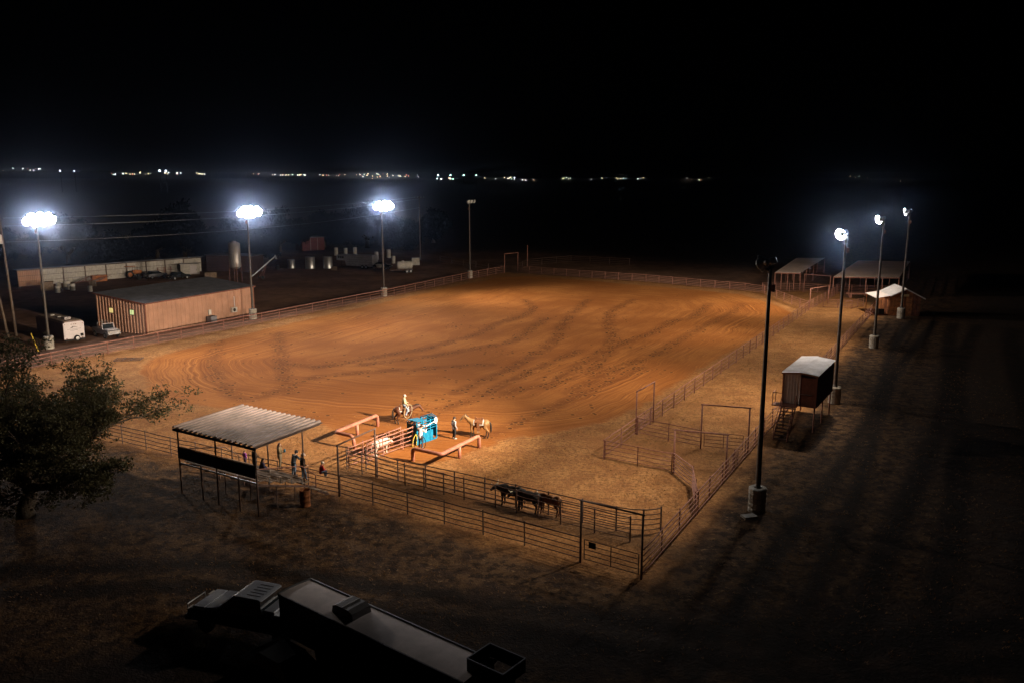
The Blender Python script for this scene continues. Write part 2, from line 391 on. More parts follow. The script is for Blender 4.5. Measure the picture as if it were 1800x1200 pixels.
    ine = mth('ADD', attr('inner'), mth('MULTIPLY', mth('SUBTRACT', n_mid, .5), 3.5))
    mi = rng_(ine, -2.2, .5)
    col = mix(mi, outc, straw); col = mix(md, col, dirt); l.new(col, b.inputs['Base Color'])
    # relief
    h_d = mth('ADD', mth('MULTIPLY', fur, .16), mth('MULTIPLY', pock, -.07)); h_d = mth('ADD', h_d, mth('MULTIPLY', rim, .03))
    h_d = mth('ADD', h_d, mth('MULTIPLY', n_fine, .035))
    h_g = mth('ADD', mth('MULTIPLY', n_fine, .11), mth('MULTIPLY', n_spk, .06))
    hh = n.new('ShaderNodeMix'); hh.data_type = 'FLOAT'; l.new(md, hh.inputs[0]); l.new(h_g, hh.inputs[2]); l.new(h_d, hh.inputs[3])
    bp = n.new('ShaderNodeBump'); bp.inputs['Strength'].default_value = .9; bp.inputs['Distance'].default_value = 1.0
    l.new(hh.outputs[0], bp.inputs['Height']); l.new(bp.outputs[0], b.inputs['Normal'])
    return m
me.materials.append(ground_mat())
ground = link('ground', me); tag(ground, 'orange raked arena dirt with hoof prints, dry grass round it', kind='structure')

# dry grass tufts
def tufts(n_t):
    v = []; f = []
    pts = []
    while len(pts) < n_t:
        q = np.stack([rng.uniform(-40, 48, 20000), rng.uniform(33, 118, 20000)], 1)
        ok = (sdf(q, DIRT) < -.3)
        w = np.where(sdf(q, INNER) > 0, 1.0, .55) * np.clip(60 / q[:, 1], .25, 1) * np.where(q[:, 0] > 1.0 * (q[:, 1] - 10) + 8, .4, 1)
        pts += list(q[ok & (rng.random(20000) < w)])
    for (x, y) in pts[:n_t]:
        for k in range(3):
            a = rng.uniform(0, 6.283); h = rng.uniform(.02, .06); w = rng.uniform(.015, .035); ln = rng.uniform(.06, .16)
            bx, by = x + rng.normal(0, .06), y + rng.normal(0, .06); o = len(v); c, s = math.cos(a), math.sin(a)
            v += [(bx - s * w, by + c * w, -.03), (bx + s * w, by - c * w, -.03), (bx + c * ln, by + s * ln, h)]
            f.append((o, o + 1, o + 2))
    b = MB(); b.v = v; b.f = f
    return b
tag(tufts(16000).build('dry_grass', M['grass']), 'short dry straw coloured grass round the arena and pens', 'grass', kind='stuff')

# ------------------------------------------------------------------ floodlight poles
def lamp_pole(x, y, aim, label, beams, lit_heads, dark_heads=(), tilt=16, height=15.0, base_h=1.5, base_r=.55):
    t = thing('light_pole', label, 'light pole', (x, y, 0), math.atan2(aim[1], aim[0]), 'floodlight poles round the arena')
    b = MB(); b.lathe([(base_r, -.15), (base_r, .1)] + sum([[(base_r, z), (base_r - .03, z + .03), (base_r - .03, z + .07), (base_r, z + .1)] for z in np.arange(.2, base_h - .25, .32)], []) + [(base_r, base_h - .06), (base_r - .05, base_h)], 14)
    b.build('concrete_base', M['concrete'], t)
    MB().lathe([(.26, base_h - .02), (.26, base_h + .04), (.17, base_h + .04), (.17, base_h + .3), (.10, height - .2), (.10, height + .1)], 12).build('pole', M['pole'], t, True)
    ys = [h_[0] for h_ in list(lit_heads) + list(dark_heads)]; wd = max(abs(q) for q in ys) + .25
    b = MB(); b.beam((.06, -wd, height - .05), (.06, wd, height - .05), .11)
    b.beam((0, 0, height - .45), (.06, wd * .6, height - .08), .06); b.beam((0, 0, height - .45), (.06, -wd * .6, height - .08), .06)
    b.build('crossarm', M['pole'], t)
    MB().box((-.2, 0, height - 1.2), (.22, .25, .42)).build('ballast_box', M['rust'], t)
    for k, (yy, yaw, sc, *up_) in enumerate(list(lit_heads) + list(dark_heads)):
        on = k < len(lit_heads); dz = up_[0] if up_ else 0.0
        T = Matrix.Translation((.06, yy, height + .24 + dz)) @ Matrix.Rotation(R(yaw), 4, 'Z') @ Matrix.Translation((.38, 0, 0)) @ Matrix.Rotation(R(90 + tilt), 4, 'Y') @ Matrix.Scale(sc, 4)
        h = MB().lathe([(.0001, -.62), (.17, -.60), (.19, -.30), (.14, -.26), (.20, -.16), (.36, .04), (.46, .22), (.47, .26), (.44, .262), (.43, .22), (.2, .02), (.0001, .0)], 18, T, cap=False).build('floodlight', M['lampmetal'], t, True)
        MB().tube([(.06, yy, height), (.06, yy - .2, height + .05 + dz), (.25, yy - .25, height + .25 + dz)], .025, 6).tube([(.06, yy, height), (.06, yy + .2, height + .05 + dz), (.25, yy + .25, height + .25 + dz)], .025, 6).build('yoke', M['pole'], h)
        MB().lathe([(.43, .18), (.25, .215), (.0001, .225)], 18, T, cap=False).build('lens', (M['lens_left'] if len(lit_heads) > 2 else M['lens']) if on else M['lens_off'], h)
    for (tx, ty, pw, cone) in beams:
        L = bpy.data.lights.new('floodlight_beam', 'SPOT'); L.energy = pw; L.color = LAMP_COL
        L.spot_size = R(cone); L.spot_blend = 1.0; L.shadow_soft_size = .35
        o = bpy.data.objects.new('floodlight_beam', L); COL.objects.link(o); o.parent = t
        src = Vector((1.15, lit_heads[0][0] if len(lit_heads) < 3 else 0, height))
        tl = Matrix.Rotation(-math.atan2(aim[1], aim[0]), 3, 'Z') @ Vector((tx - x, ty - y, 0))
        o.location = src; o.rotation_euler = (tl - src).to_track_quat('-Z', 'Y').to_euler()
    return t
NL = (.834, -.552)
H_BLOOM = [(-1.5, -8, 1.2, -.05), (-.52, -3, 1.3, -.22), (.52, 3, 1.3, -.22), (1.5, 8, 1.2, -.05), (-1.0, -5, 1.2, .36), (0, 0, 1.25, .42), (1.0, 5, 1.2, .36)]; H4 = [(-.8, -12, .85), (0, 0, .85), (.8, 12, .85)]; HD = [(.5, -25, .7)]  # left heads multiplied and enlarged into an oval to imitate lamp bloom
def H1(yaw): return [(-.4, yaw, 1.12)]
def az(d): return (math.cos(R(d)), math.sin(R(d)))
K = 1000.0
# every head throws a strong inner beam and a weak wide skirt: (target x, target y, watts, cone)
lamp_pole(-55.38, 100.15, az(-26), 'lit floodlight pole nearest the white camper', [(28, 72, 50 * K, 92), (-20, 88, 9 * K, 150)], H_BLOOM)
lamp_pole(-37.25, 121.17, az(-36), 'lit floodlight pole at the right end of the tan metal building', [(38, 98, 42 * K, 90), (-10, 112, 6 * K, 150)], H_BLOOM)
lamp_pole(-21.89, 144.71, az(-44), 'lit floodlight pole in front of the long stock trailer', [(48, 136, 56 * K, 92), (5, 135, 7 * K, 150)], H_BLOOM)
lamp_pole(-8.47, 171.06, NL, 'unlit floodlight pole near the far left corner of the arena', [], [], H4)
lamp_pole(15.13, 49.84, az(148), 'tall nearest light pole, its lamp turned away, on grey concrete base', [(-42, 88, 185 * K, 66), (-24, 70, 38 * K, 52), (-8, 58, 14 * K, 120)], H1(8), HD)
lamp_pole(29.37, 75.34, az(176), 'lit floodlight pole beside the raised booth', [(-32, 104, 42 * K, 84), (8, 78, 18 * K, 150)], H1(42), HD)
lamp_pole(43.43, 100.49, az(168), 'lit floodlight pole between the raised booth and the wooden cabin', [(-24, 132, 44 * K, 84), (20, 105, 12 * K, 150)], H1(30), HD)
lamp_pole(56.30, 122.0, az(152), 'lit floodlight pole standing in front of the wooden cabin', [(-14, 166, 80 * K, 90), (34, 142, 18 * K, 150)], H1(25), HD)
tag(MB().box((14.38, 48.76, .05), (.85, .55, .12), .3).build('concrete_slab', M['concrete']), 'small flat concrete slab at the foot of the nearest light pole', 'slab')

# ------------------------------------------------------------------ pipe fences
def unit(a, b): d = Vector((b[0] - a[0], b[1] - a[1])); return d.normalized(), d.length
def fence(label, pts, h=1.4, rails=5, step=3.0, m='rust', rr=.028, pr=.042, low=.22, group='pipe fences of the arena', name='pipe_fence', top_r=None, lean=.0):
    t = thing(name, label, 'fence', (pts[0][0], pts[0][1], 0), 0, group); ox, oy = pts[0]
    L = [(p[0] - ox, p[1] - oy) for p in pts]
    zs = [low + (h - low) * i / (rails - 1) for i in range(rails)]
    for i, z in enumerate(zs):
        r = (top_r or rr * 1.25) if i == rails - 1 else rr
        rp_ = []
        for a, b_ in zip(L[:-1], L[1:]):
            d, ln = unit(a, b_); k = max(1, round(ln / step)) * 2
            for j in range(k): rp_.append((a[0] + d.x * ln * j / k, a[1] + d.y * ln * j / k, z + random.gauss(0, .012) - (.018 if j % 2 else 0)))
        rp_.append((L[-1][0], L[-1][1], z)); MB().tube(rp_, r, 6).build('rail', M[m], t, True)
    pm = MB().tube([(0, 0, -.2), (0, 0, h + .06)], pr, 6).mesh('post', M[m])
    for i in range(len(L) - 1):
        d, ln = unit(L[i], L[i + 1]); k = max(1, round(ln / step)); off = Vector((-d.y, d.x)) * (pr + rr * .6)
        for j in range(k + (1 if i == len(L) - 2 else 0)):
            q = Vector(L[i]) + d * (ln * j / k)
            o = link('post', pm, t); o.location = (q.x + off.x, q.y + off.y, random.uniform(-.02, .03)); o.rotation_euler = (random.uniform(-.012, .012), random.uniform(-.012, .012), 0)
    return t
def gate(label, a, b, h=1.35, rails=5, m='rust', plate=False, brace=True):
    d, ln = unit(a, b); t = thing('pipe_gate', label, 'gate', (a[0], a[1], 0), math.atan2(d.y, d.x), 'swing gates of the pens')
    for i in range(rails): MB().tube([(.12, 0, .25 + (h - .25) * i / (rails - 1)), (ln - .12, 0, .25 + (h - .25) * i / (rails - 1))], .024, 6).build('rail', M[m], t)
    for x in (.10, ln / 2, ln - .10): MB().tube([(x, .03, .2), (x, .03, h)], .028, 6).build('upright', M[m], t)
    if plate: MB().box((.62, -.06, h - .2), (.42, .02, .34)).build('sign_plate', M['black'], t)
    return t
def frame(label, a, b, h, m='rust', r=.06):
    d, ln = unit(a, b); t = thing('gate_frame', label, 'gate frame', (a[0], a[1], 0), math.atan2(d.y, d.x), 'tall overhead gate frames')
    for x in (0, ln): MB().tube([(x, 0, -.2), (x, 0, h)], r, 8).build('post', M[m], t, True)
    MB().tube([(-.1, 0, h), (ln + .1, 0, h)], r * .9, 8).build('crossbar', M[m], t, True)
    return t
fence('long pipe fence along the left side of the arena below the tan building', [(-57, 79), (-41.7, 105.9), (-21.58, 142), (-8.38, 169.1), (-1.6, 180.2)], 1.4, 4, 3.4, pr=.05, rr=.035, top_r=.06)
fence('pipe fence curving along the far end of the arena', [(1.2, 181.2), (13.6, 172.5), (25.9, 164.5), (34.8, 156.8), (41.5, 151.2), (43.9, 147.5), (44.3, 142), (44.9, 132), (45.35, 129.07)], 1.4, 5, 3.2, rr=.035, pr=.05)
fence('pipe fence between the arena dirt and the grass lane on the right', [(45.35, 129.07), (18.8, 81.56), (9.92, 65.57), (6.65, 59.56)], 1.4, 4, 3.1, rr=.032)
fence('outer pipe fence running past the booth to the cabin', [(6.75, 40.9), (20.02, 64.97), (38.41, 98.13), (55.5, 128.8)], 1.5, 5, 3.0, rr=.032)
fence('near pipe fence in front of the cattle lane and behind the covered stand', [(-57, 79), (-25.24, 60.34), (-11.14, 52.23), (.67, 44.7), (3.60, 42.69)], 1.4, 5, 2.9, 'rust_dark', rr=.028)  # dark pipe colour stands in for the backlit side of the rails
frame('black overhead gate frame at the near corner of the cattle lane', (3.66, 42.62), (6.62, 40.62), 3.5, 'rust_dark', .06)
gate('closed gate with a small dark plate at the near corner', (3.75, 42.56), (6.55, 40.66), 1.35, 5, 'rust_dark', True)
fence('far rail of the narrow cattle lane', [(-10.31, 57.2), (-7.77, 55.1), (-1.78, 51.6), (4.17, 47.9), (6.05, 46.7), (7.6, 46.3), (8.67, 46.6)], 1.45, 5, 2.2, 'rust_dark', pr=.05)
fence('near rail of the narrow cattle lane', [(-11.67, 57.35), (-9.24, 55.55), (-7.19, 54.2), (-3.09, 51.55), (-1.07, 50.3), (2.85, 47.6), (6.64, 45.2)], 1.45, 5, 1.9, 'rust_dark', pr=.045)
fence('left rail of the lead up to the teal chute', [(-11.5, 57.6), (-9.9, 60.3), (-8.45, 62.55)], 1.5, 5, 1.55, 'rust', rr=.032, name='chute_rail', group='rails leading to the roping chute')
fence('right rail of the lead up to the teal chute', [(-10.35, 58.6), (-9.44, 60.1), (-8.19, 61.8), (-7.55, 62.75)], 1.5, 5, 1.6, 'rust', rr=.036, name='chute_rail', group='rails leading to the roping chute')
frame('dark overhead frame across the cattle lane beside the covered stand', (-11.14, 52.15), (-9.33, 55.75), 3.45, 'rust_dark', .06)
# pens on the near right
fence('pen panel between the lone shadowed rails and the angled panel', [(6.75, 59.5), (11.1, 56.64)], 1.4, 5, 2.6, rr=.03, group='rails of the right hand pens')
fence('angled pink pen panel closing against the outer fence', [(11.2, 56.5), (11.9, 53.6), (11.55, 51.2), (11.3, 49.3)], 1.5, 6, 2.2, rr=.034, group='rails of the right hand pens')
fence('long pen rail reaching from the arena fence to the middle gate', [(10.0, 65.5), (14.3, 62.09)], 1.4, 5, 2.7, rr=.03, group='rails of the right hand pens')
frame('tall open frame in the right arena fence', (9.92, 65.75), (11.83, 68.94), 3.5)
frame('wide tall frame between the pen gate and the outer fence', (14.3, 62.0), (17.6, 61.0), 3.45)
frame('low frame beside the angled pen panel and outer fence', (11.25, 56.64), (14.6, 55.5), 3.1)
gate('half open gate hung on the wide tall frame', (14.42, 61.9), (17.3, 60.95), 1.35)
gate('short gate leaning by the outer fence of the pens', (14.75, 55.6), (16.0, 57.6), 1.35)
gate('gate set in the right arena fence under the tall frame', (10.02, 65.95), (11.7, 68.8), 1.35)
# pens at the far right
frame('tall frame at the far right corner post of the arena', (46.7, 132.5), (50.9, 136.15), 2.9)
frame('tall frame in front of the two open sheds', (51.6, 149.8), (55.06, 146.84), 3.2)
fence('pen rail from the far right corner towards the sheds', [(45.6, 129.6), (51.3, 138.5), (56.5, 147)], 1.45, 5, 2.8, group='rails of the far pens')
fence('pen rail in front of the wide shed roof', [(56.5, 147.5), (66.5, 146)], 1.6, 6, 2.4, group='rails of the far pens')
fence('low pen panel on the grass before the wide shed', [(48.6, 131.9), (52.7, 130.8), (55.6, 133.5)], 1.3, 5, 2.1, group='rails of the far pens')
fence('pen rail running behind the far arena fence to the left shed', [(44.6, 151), (51.5, 150), (56, 148)], 1.5, 5, 2.6, group='rails of the far pens')
frame('tall frame at the far left corner of the arena', (-1.6, 181.3), (1.25, 184.6), 3.9, r=.085)
fence('holding pen rail beyond the far left corner', [(1.3, 184.8), (3.5, 194), (14, 203), (27, 196)], 1.5, 4, 4.5, 'rust_dark', rr=.04, pr=.06, group='rails of the far pens')
fence('dark pasture fence left of the far corner frame', [(-2.2, 182), (-8, 191), (-17, 203)], 1.4, 3, 5, 'rust_dark', rr=.04, pr=.07, group='rails of the far pens')
tag(MB().tube([(3.5, 194.3, -.3), (3.5, 194.3, 4.6)], .10, 8).lathe([(.13, 4.58), (.13, 4.66), (.02, 4.74)], 8, Matrix.Translation((3.5, 194.3, 0))).build('tall_post', M['rust']), 'lone tall post beyond the far left corner frame', 'post')

# big pipe barriers of the roping boxes
def pipe_rail(label, path, legs, r=.14):
    t = thing('pipe_barrier', label, 'barrier', (path[0][0], path[0][1], 0), 0, 'fat pipe barriers of the roping boxes'); ox, oy = path[0][:2]
    # round the corners
    p = [Vector((q[0] - ox, q[1] - oy, q[2])) for q in path]; out = [p[0]]
    for i in range(1, len(p) - 1):
        a = p[i] + (p[i - 1] - p[i]).normalized() * .34; c = p[i] + (p[i + 1] - p[i]).normalized() * .34
        for k in range(6):
            s = k / 5; out.append(a * (1 - s) ** 2 + p[i] * 2 * s * (1 - s) + c * s * s)
    out.append(p[-1])
    MB().tube(out, r, 14).build('bent_pipe', M['bigpipe'], t, True)
    for (x, y, z) in legs: MB().tube([(x - ox, y - oy, -.2), (x - ox, y - oy, z)], r * .93, 12).build('leg', M['bigpipe'], t, True)
    return t
pipe_rail('fat red pipe barrier left of the cattle lead up', [(-11.1, 67.9, -.2), (-11.1, 67.9, .95), (-13.6, 63.1, .95), (-12.05, 62.1, .95), (-11.9, 62.0, -.2)], [(-12.35, 65.5, .9)])
pipe_rail('fat red pipe barrier in front of the dun horse', [(-7.2, 59.2, -.2), (-7.2, 59.2, .95), (-5.0, 57.75, .95), (-2.5, 62.2, .95), (-2.5, 62.2, -.2)], [(-3.85, 59.8, .9)])

# ------------------------------------------------------------------ covered stand
E1 = Vector((.845, -.534)); E2 = Vector((.534, .845)); SO = Vector((-15.37, 48.85))
st_rz = math.atan2(E1.y, E1.x)
def SL(a, b, z=0): q = SO + E1 * a + E2 * b; return (q.x, q.y, z)
t = thing('covered_stand', 'covered spectator stand with ribbed metal roof beside the oak', 'grandstand', (SO.x, SO.y, 0), st_rz)
MB().sheet((.2, -.15, 4.42), (-7.75, 0, 0), (0, 5.65, .16), 17, -.13, -.03, .42).build('roof', M['standroof'], t)
rf = MB(); rf.beam((.2, -.12, 4.30), (-7.55, -.12, 4.30), .07, .15).build('front_beam', M['black'], t)
MB().beam((-7.4, 5.4, 4.45), (0, 5.4, 4.45), .07, .14).build('rear_beam', M['rust_dark'], t)
for x in (-7.2, -3.6, -.02): MB().beam((x, -.05, 4.31), (x, 5.4, 4.46), .07, .12).build('rafter', M['rust_dark'], t)
for x in (-7.26, -3.63, 0): MB().tube([(x, 0, -.2), (x, 0, 4.3)], .055, 8).build('post', M['rust_dark'], t, True)
for x in (-7.2, -3.6, -.3): MB().tube([(x, 4.1, -.2), (x, 4.1, 4.4)], .05, 8).build('post', M['rust_dark'], t, True)
for x in (-5.14, -1.65): MB().tube([(x, 0, -.2), (x, 0, 2.3)], .05, 8).build('short_post', M['rust_dark'], t, True)
MB().sheet((.0, -.09, 2.42), (-7.25, 0, 0), (0, .02, .76), 36, .02, .015).build('back_panel', M['black'], t)
MB().tube([(-7.3, -.02, 3.2), (.0, -.02, 3.2)], .035, 6).build('back_rail', M['rust_dark'], t)
MB().beam((-7.3, .02, 2.06), (0.05, .02, 2.06), .06, .1).build('edge_beam', M['alu'], t)
for i in range(5):
    b0 = .12 + i * .88; fz = 2.1 - .31 * i
    for k in range(2): MB().box((-3.62, b0 + .30 + k * .29, fz), (7.1, .27, .04)).build('foot_board', M['board'], t)
    MB().box((-3.62, b0 + .05, fz + .42), (7.1, .26, .045)).build('seat_board', M['board'], t)
    for x in np.arange(-7.0, .1, .99): 
        if i > 0: MB().beam((x, b0 + .05, fz), (x, b0 + .05, fz + .40), .04).build('seat_bracket', M['alu'], t)
for x in (-7.2, -4.8, -2.4, -.02):
    MB().beam((x, .02, 1.98), (x, 4.75, .40), .06, .12).build('stringer', M['rust_dark'], t)
    for y in (1.5, 3.0, 4.4): MB().beam((x, y, -.1), (x, y, 2.0 - .335 * y), .05).build('leg', M['rust_dark'], t)
MB().tube([(.06, .0, 3.0), (.06, 3.6, 2.15), (.06, 4.75, 1.2), (.06, 4.75, -.1)], .035, 6).build('hand_rail', M['rust'], t)
MB().tube([(-7.3, .0, 3.0), (-7.3, 3.6, 2.15), (-7.3, 4.75, 1.2), (-7.3, 4.75, -.1)], .035, 6).build('hand_rail', M['rust_dark'], t)
for k in range(3): MB().box((.55, 4.15 + .3 * k, .55 - .17 * k), (.9, .27, .04)).build('step', M['board'], t)
MB().beam((.98, 4.0, .55), (.98, 4.95, .0), .04, .14).build('step_stringer', M['rust_dark'], t)
# barrel
b = MB().lathe([(.30, 0), (.31, .02), (.295, .05), (.295, .30), (.312, .33), (.295, .36), (.295, .60), (.312, .63), (.295, .66), (.295, .90), (.31, .93), (.28, .93), (.275, .3), (.02, .28)], 20, cap=False)
o = b.build('steel_drum', M['drum'], None, True); o.location = (-12.95, 50.55, 0); o.scale = (1.1, 1.1, 1.15)
tag(o, 'rusty open steel drum at the stairs of the covered stand', 'barrel')

# ------------------------------------------------------------------ roping chute (teal)
t = thing('roping_chute', 'teal steel roping chute with a white number plate', 'roping chute', (-7.0, 64.0, 0), math.atan2(.8, .6))
for s in (-1, 1):
    y = s * .45
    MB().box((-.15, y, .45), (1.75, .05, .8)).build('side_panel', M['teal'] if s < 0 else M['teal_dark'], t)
    for z in (1.02, 1.22, 1.42, 1.62): MB().tube([(-1.1, y, z), (1.1, y, z)], .035, 6).build('side_bar', M['teal'], t)
    for x in (-1.12, -.4, .4, 1.12): MB().beam((x, y * 1.04, 0), (x, y * 1.04, 1.75), .09).build('upright', M['teal'], t)
    MB().beam((-1.15, y * 1.05, .05), (1.15, y * 1.05, .05), .09).build('base_runner', M['teal'], t)
MB().box((-.55, 0, 1.80), (1.15, 1.02, .05), M=Matrix.Rotation(R(6), 4, 'Y')).build('top_plate', M['teal'], t)
for x in (.3, .6, .9, 1.12): MB().tube([(x, -.46, 1.78), (x, 0, 1.93), (x, .46, 1.78)], .035, 6).build('roof_hoop', M['teal'], t)
MB().tube([(-.2, -.55, 1.3), (.9, -.6, 1.5)], .03, 6).build('release_lever', M['white'], t)
MB().tube([(-1.05, -.55, 1.62), (-.35, -.60, 1.36)], .04, 6).build('padded_bar', M['white'], t)
MB().box((1.14, 0, .95), (.05, .82, 1.5)).build('front_gate', M['teal'], t)
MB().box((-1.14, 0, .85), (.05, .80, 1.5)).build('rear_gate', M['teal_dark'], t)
np_ = MB().lathe([(.0001, 0), (.2, .0), (.2, .02), (.0001, .02)], 18, Matrix.Translation((.98, -.54, 1.52)) @ Matrix.Rotation(R(90), 4, 'X') @ Matrix.Diagonal((.9, 1.25, 1, 1)), cap=False).build('number_plate', M['white'], t)
MB().tube([(.98 + .075 * math.cos(a), -.568, 1.52 + .12 * math.sin(a)) for a in np.linspace(0, 6.283, 17)], .022, 6).build('numeral', M['teal_dark'], np_)

# ------------------------------------------------------------------ tan metal building
tv = Vector((-38.78 + 47.49, 126.87 - 109.09)); tl = tv.length; trz = math.atan2(tv.y, tv.x)
t = thing('metal_building', 'tan ribbed metal building with low slope roof and two lit windows', 'building', (-47.49, 109.09, 0), trz)
DB = 9.0; HF = 4.05; HB = 4.85
MB().sheet((0, 0, 0), (tl, 0, 0), (0, 0, HF), 26, .09).build('front_wall', M['tan'], t)
def gable(x, flip):
    b = MB(); n = 16
    pts = []
    for i in range(n + 1):
        for tt, h in ((0, 0), (.55, 0), (.65, .09), (.9, .09)):
            if i == n and tt: break
            pts.append(((i + tt) / n * DB, h))
    for (y, h) in pts: b.v += [(x + flip * h, y, 0), (x + flip * h, y, HF + (HB - HF) * y / DB)]
    for i in range(len(pts) - 1): b.f.append((2 * i, 2 * i + 1, 2 * i + 3, 2 * i + 2))
    return b
gable(0, -1).build('end_wall', M['tan'], t); gable(tl, 1).build('end_wall', M['tan'], t)
MB().sheet((tl, DB, 0), (-tl, 0, 0), (0, 0, HB), 33, .035).build('rear_wall', M['tan'], t)
MB().sheet((-.25, -.3, HF + .03), (tl + .5, 0, 0), (0, DB + .6, HB - HF + .06), 34, .04).build('roof', M['galv_dark'], t)
MB().beam((-.25, -.31, HF - .06), (tl + .25, -.31, HF - .06), .06, .16).build('eave_trim', M['trim'], t)
MB().beam((-.27, -.3, HF - .04), (-.27, DB + .3, HB + .0), .05, .18).build('rake_trim', M['trim'], t)
for x in (0, tl): MB().box((x, -.04, HF / 2), (.16, .1, HF - .1)).build('corner_trim', M['trim'], t)
for (y, mm) in ((6.2, 'winy'), (2.3, 'wing')):
    w = MB().box((-.06, y, 2.75), (.06, .85, .8)).build('window', M['trim'], t)
    MB().box((-.095, y, 2.75), (.02, .68, .62)).build('pane', M[mm], w)
    MB().box((-.11, y, 2.75), (.02, .04, .62)).build('mullion', M['trim'], w)
u = MB().box((15.4, -.28, 1.1), (.95, .38, .7)).build('air_conditioner', M['offwhite'], t)
MB().lathe([(.26, 0), (.26, .02), (.02, .03)], 16, Matrix.Translation((15.3, -.475, 1.1)) @ Matrix.Rotation(R(90), 4, 'X')).build('fan_grille', M['black'], u)
MB().beam((15.75, -.09, 1.4), (15.75, -.09, 3.0), .09).build('conduit', M['white'], t)
u = MB().box((10.6, -.75, .45), (1.1, .8, .9)).build('condenser_unit', M['galv_dark'], t)
MB().box((10.6, -.75, .93), (.8, .55, .05)).build('grille', M['black'], u)
MB().box((10.9, -.12, 1.35), (.45, .14, .7)).build('meter_box', M['offwhite'], t)

# ------------------------------------------------------------------ raised announcer's booth
ba = Vector((22.0, 67.26)); bl_ = Vector((24.09 - 22.0, 65.66 - 67.26)); bd = Vector((27.53 - 24.09, 71.4 - 65.66))
bw = bl_.length; bln = bd.length; brz = math.atan2(-.514, .858)
t = thing('announcer_booth', 'raised metal announcer booth on stilts with outside stairs', 'booth', (ba.x, ba.y, 0), brz)
FZ = 2.2; RZ = 4.75
MB().box((bw / 2, bln / 2, FZ - .06), (bw + .1, bln + .1, .14)).build('floor', M['trim'], t)
MB().sheet((0, 0, FZ), (bw * .52, 0, 0), (0, 0, RZ - FZ + .0), 6, .03).build('front_wall', M['galv'], t)
MB().box((bw * .75, .02, FZ + 1.15), (bw * .46, .06, 2.25)).build('door', M['trim'], t)
MB().box((bw * .98, .0, (FZ + RZ) / 2), (.14, .12, RZ - FZ)).build('corner_post', M['trim'], t)
MB().box((.0, .0, (FZ + RZ) / 2), (.12, .12, RZ - FZ)).build('corner_post', M['trim'], t)
MB().sheet((bw, 0, FZ), (0, bln, 0), (0, 0, RZ - FZ), 16, .03).build('side_wall', M['brownwall'], t)
MB().sheet((0, bln, FZ), (0, -bln, 0), (0, 0, 1.0), 16, .03).build('side_wall', M['brownwall'], t)
MB().sheet((0, bln, RZ - .35), (0, -bln, 0), (0, 0, .35), 16, .03).build('window_header', M['brownwall'], t)
for y in (bln * .33, bln * .66): MB().box((0, y, FZ + 1.5), (.08, .08, 1.1)).build('window_post', M['trim'], t)
MB().box((.02, bln / 2, FZ + 1.5), (.02, bln - .2, 1.0)).build('window_glass', M['glass'], t)
MB().sheet((bw, bln, FZ), (-bw, 0, 0), (0, 0, RZ - FZ), 9, .03).build('rear_wall', M['brownwall'], t)
MB().sheet((-.12, -.25, RZ), (0, bln + .3, 0), (bw / 2 + .12, 0, .16), 22, -.05, -.02).build('roof', M['boothroof'], t)
MB().sheet((bw + .12, bln + .05, RZ), (0, -bln - .3, 0), (-bw / 2 - .12, 0, .16), 22, -.05, -.02).build('roof', M['boothroof'], t)
MB().prismY([(-.12, RZ - .14), (bw / 2, RZ + .02), (bw + .12, RZ - .14), (bw + .12, RZ - .03), (bw / 2, RZ + .13), (-.12, RZ - .03)], -.27, -.20).build('fascia', M['trim'], t)
for x in (.12, bw - .12):
    for y in (.15, bln / 2, bln - .15): MB().tube([(x, y, -.2), (x, y, FZ - .1)], .065, 8).build('stilt', M['rust'], t)
MB().box((.35, -.5, FZ - .05), (1.9, 1.0, .08)).build('landing', M['trim'], t)
MB().tube([(-.55, -.02, FZ), (-.55, -.02, FZ + 1.0), (-.55, -.95, FZ + 1.0), (-.55, -.95, FZ)], .028, 6).build('landing_rail', M['rust'], t)
MB().tube([(-.55, -.95, FZ + 1.0), (.2, -.95, FZ + 1.0)], .028, 6).build('landing_rail', M['rust'], t)
MB().tube([(1.25, -.1, FZ + .9), (2.3, -.1, FZ + .9)], .025, 6).build('door_bar', M['alu'], t)
ny_ = 10
for k in range(ny_):
    s = (k + .5) / ny_; MB().box((.75, -1.0 - 2.3 * s, FZ * (1 - s) - .02), (1.0, .26, .045)).build('stair_tread', M['rust_dark'], t)
for x in (.22, 1.28):
    MB().beam((x, -1.0, FZ - .05), (x, -3.35, -.05), .06, .2).build('stair_stringer', M['rust'], t)
    MB().tube([(x, -1.0, FZ), (x, -1.0, FZ + .95), (x, -3.3, .95), (x, -3.3, 0)], .028, 6).build('stair_rail', M['rust'], t)

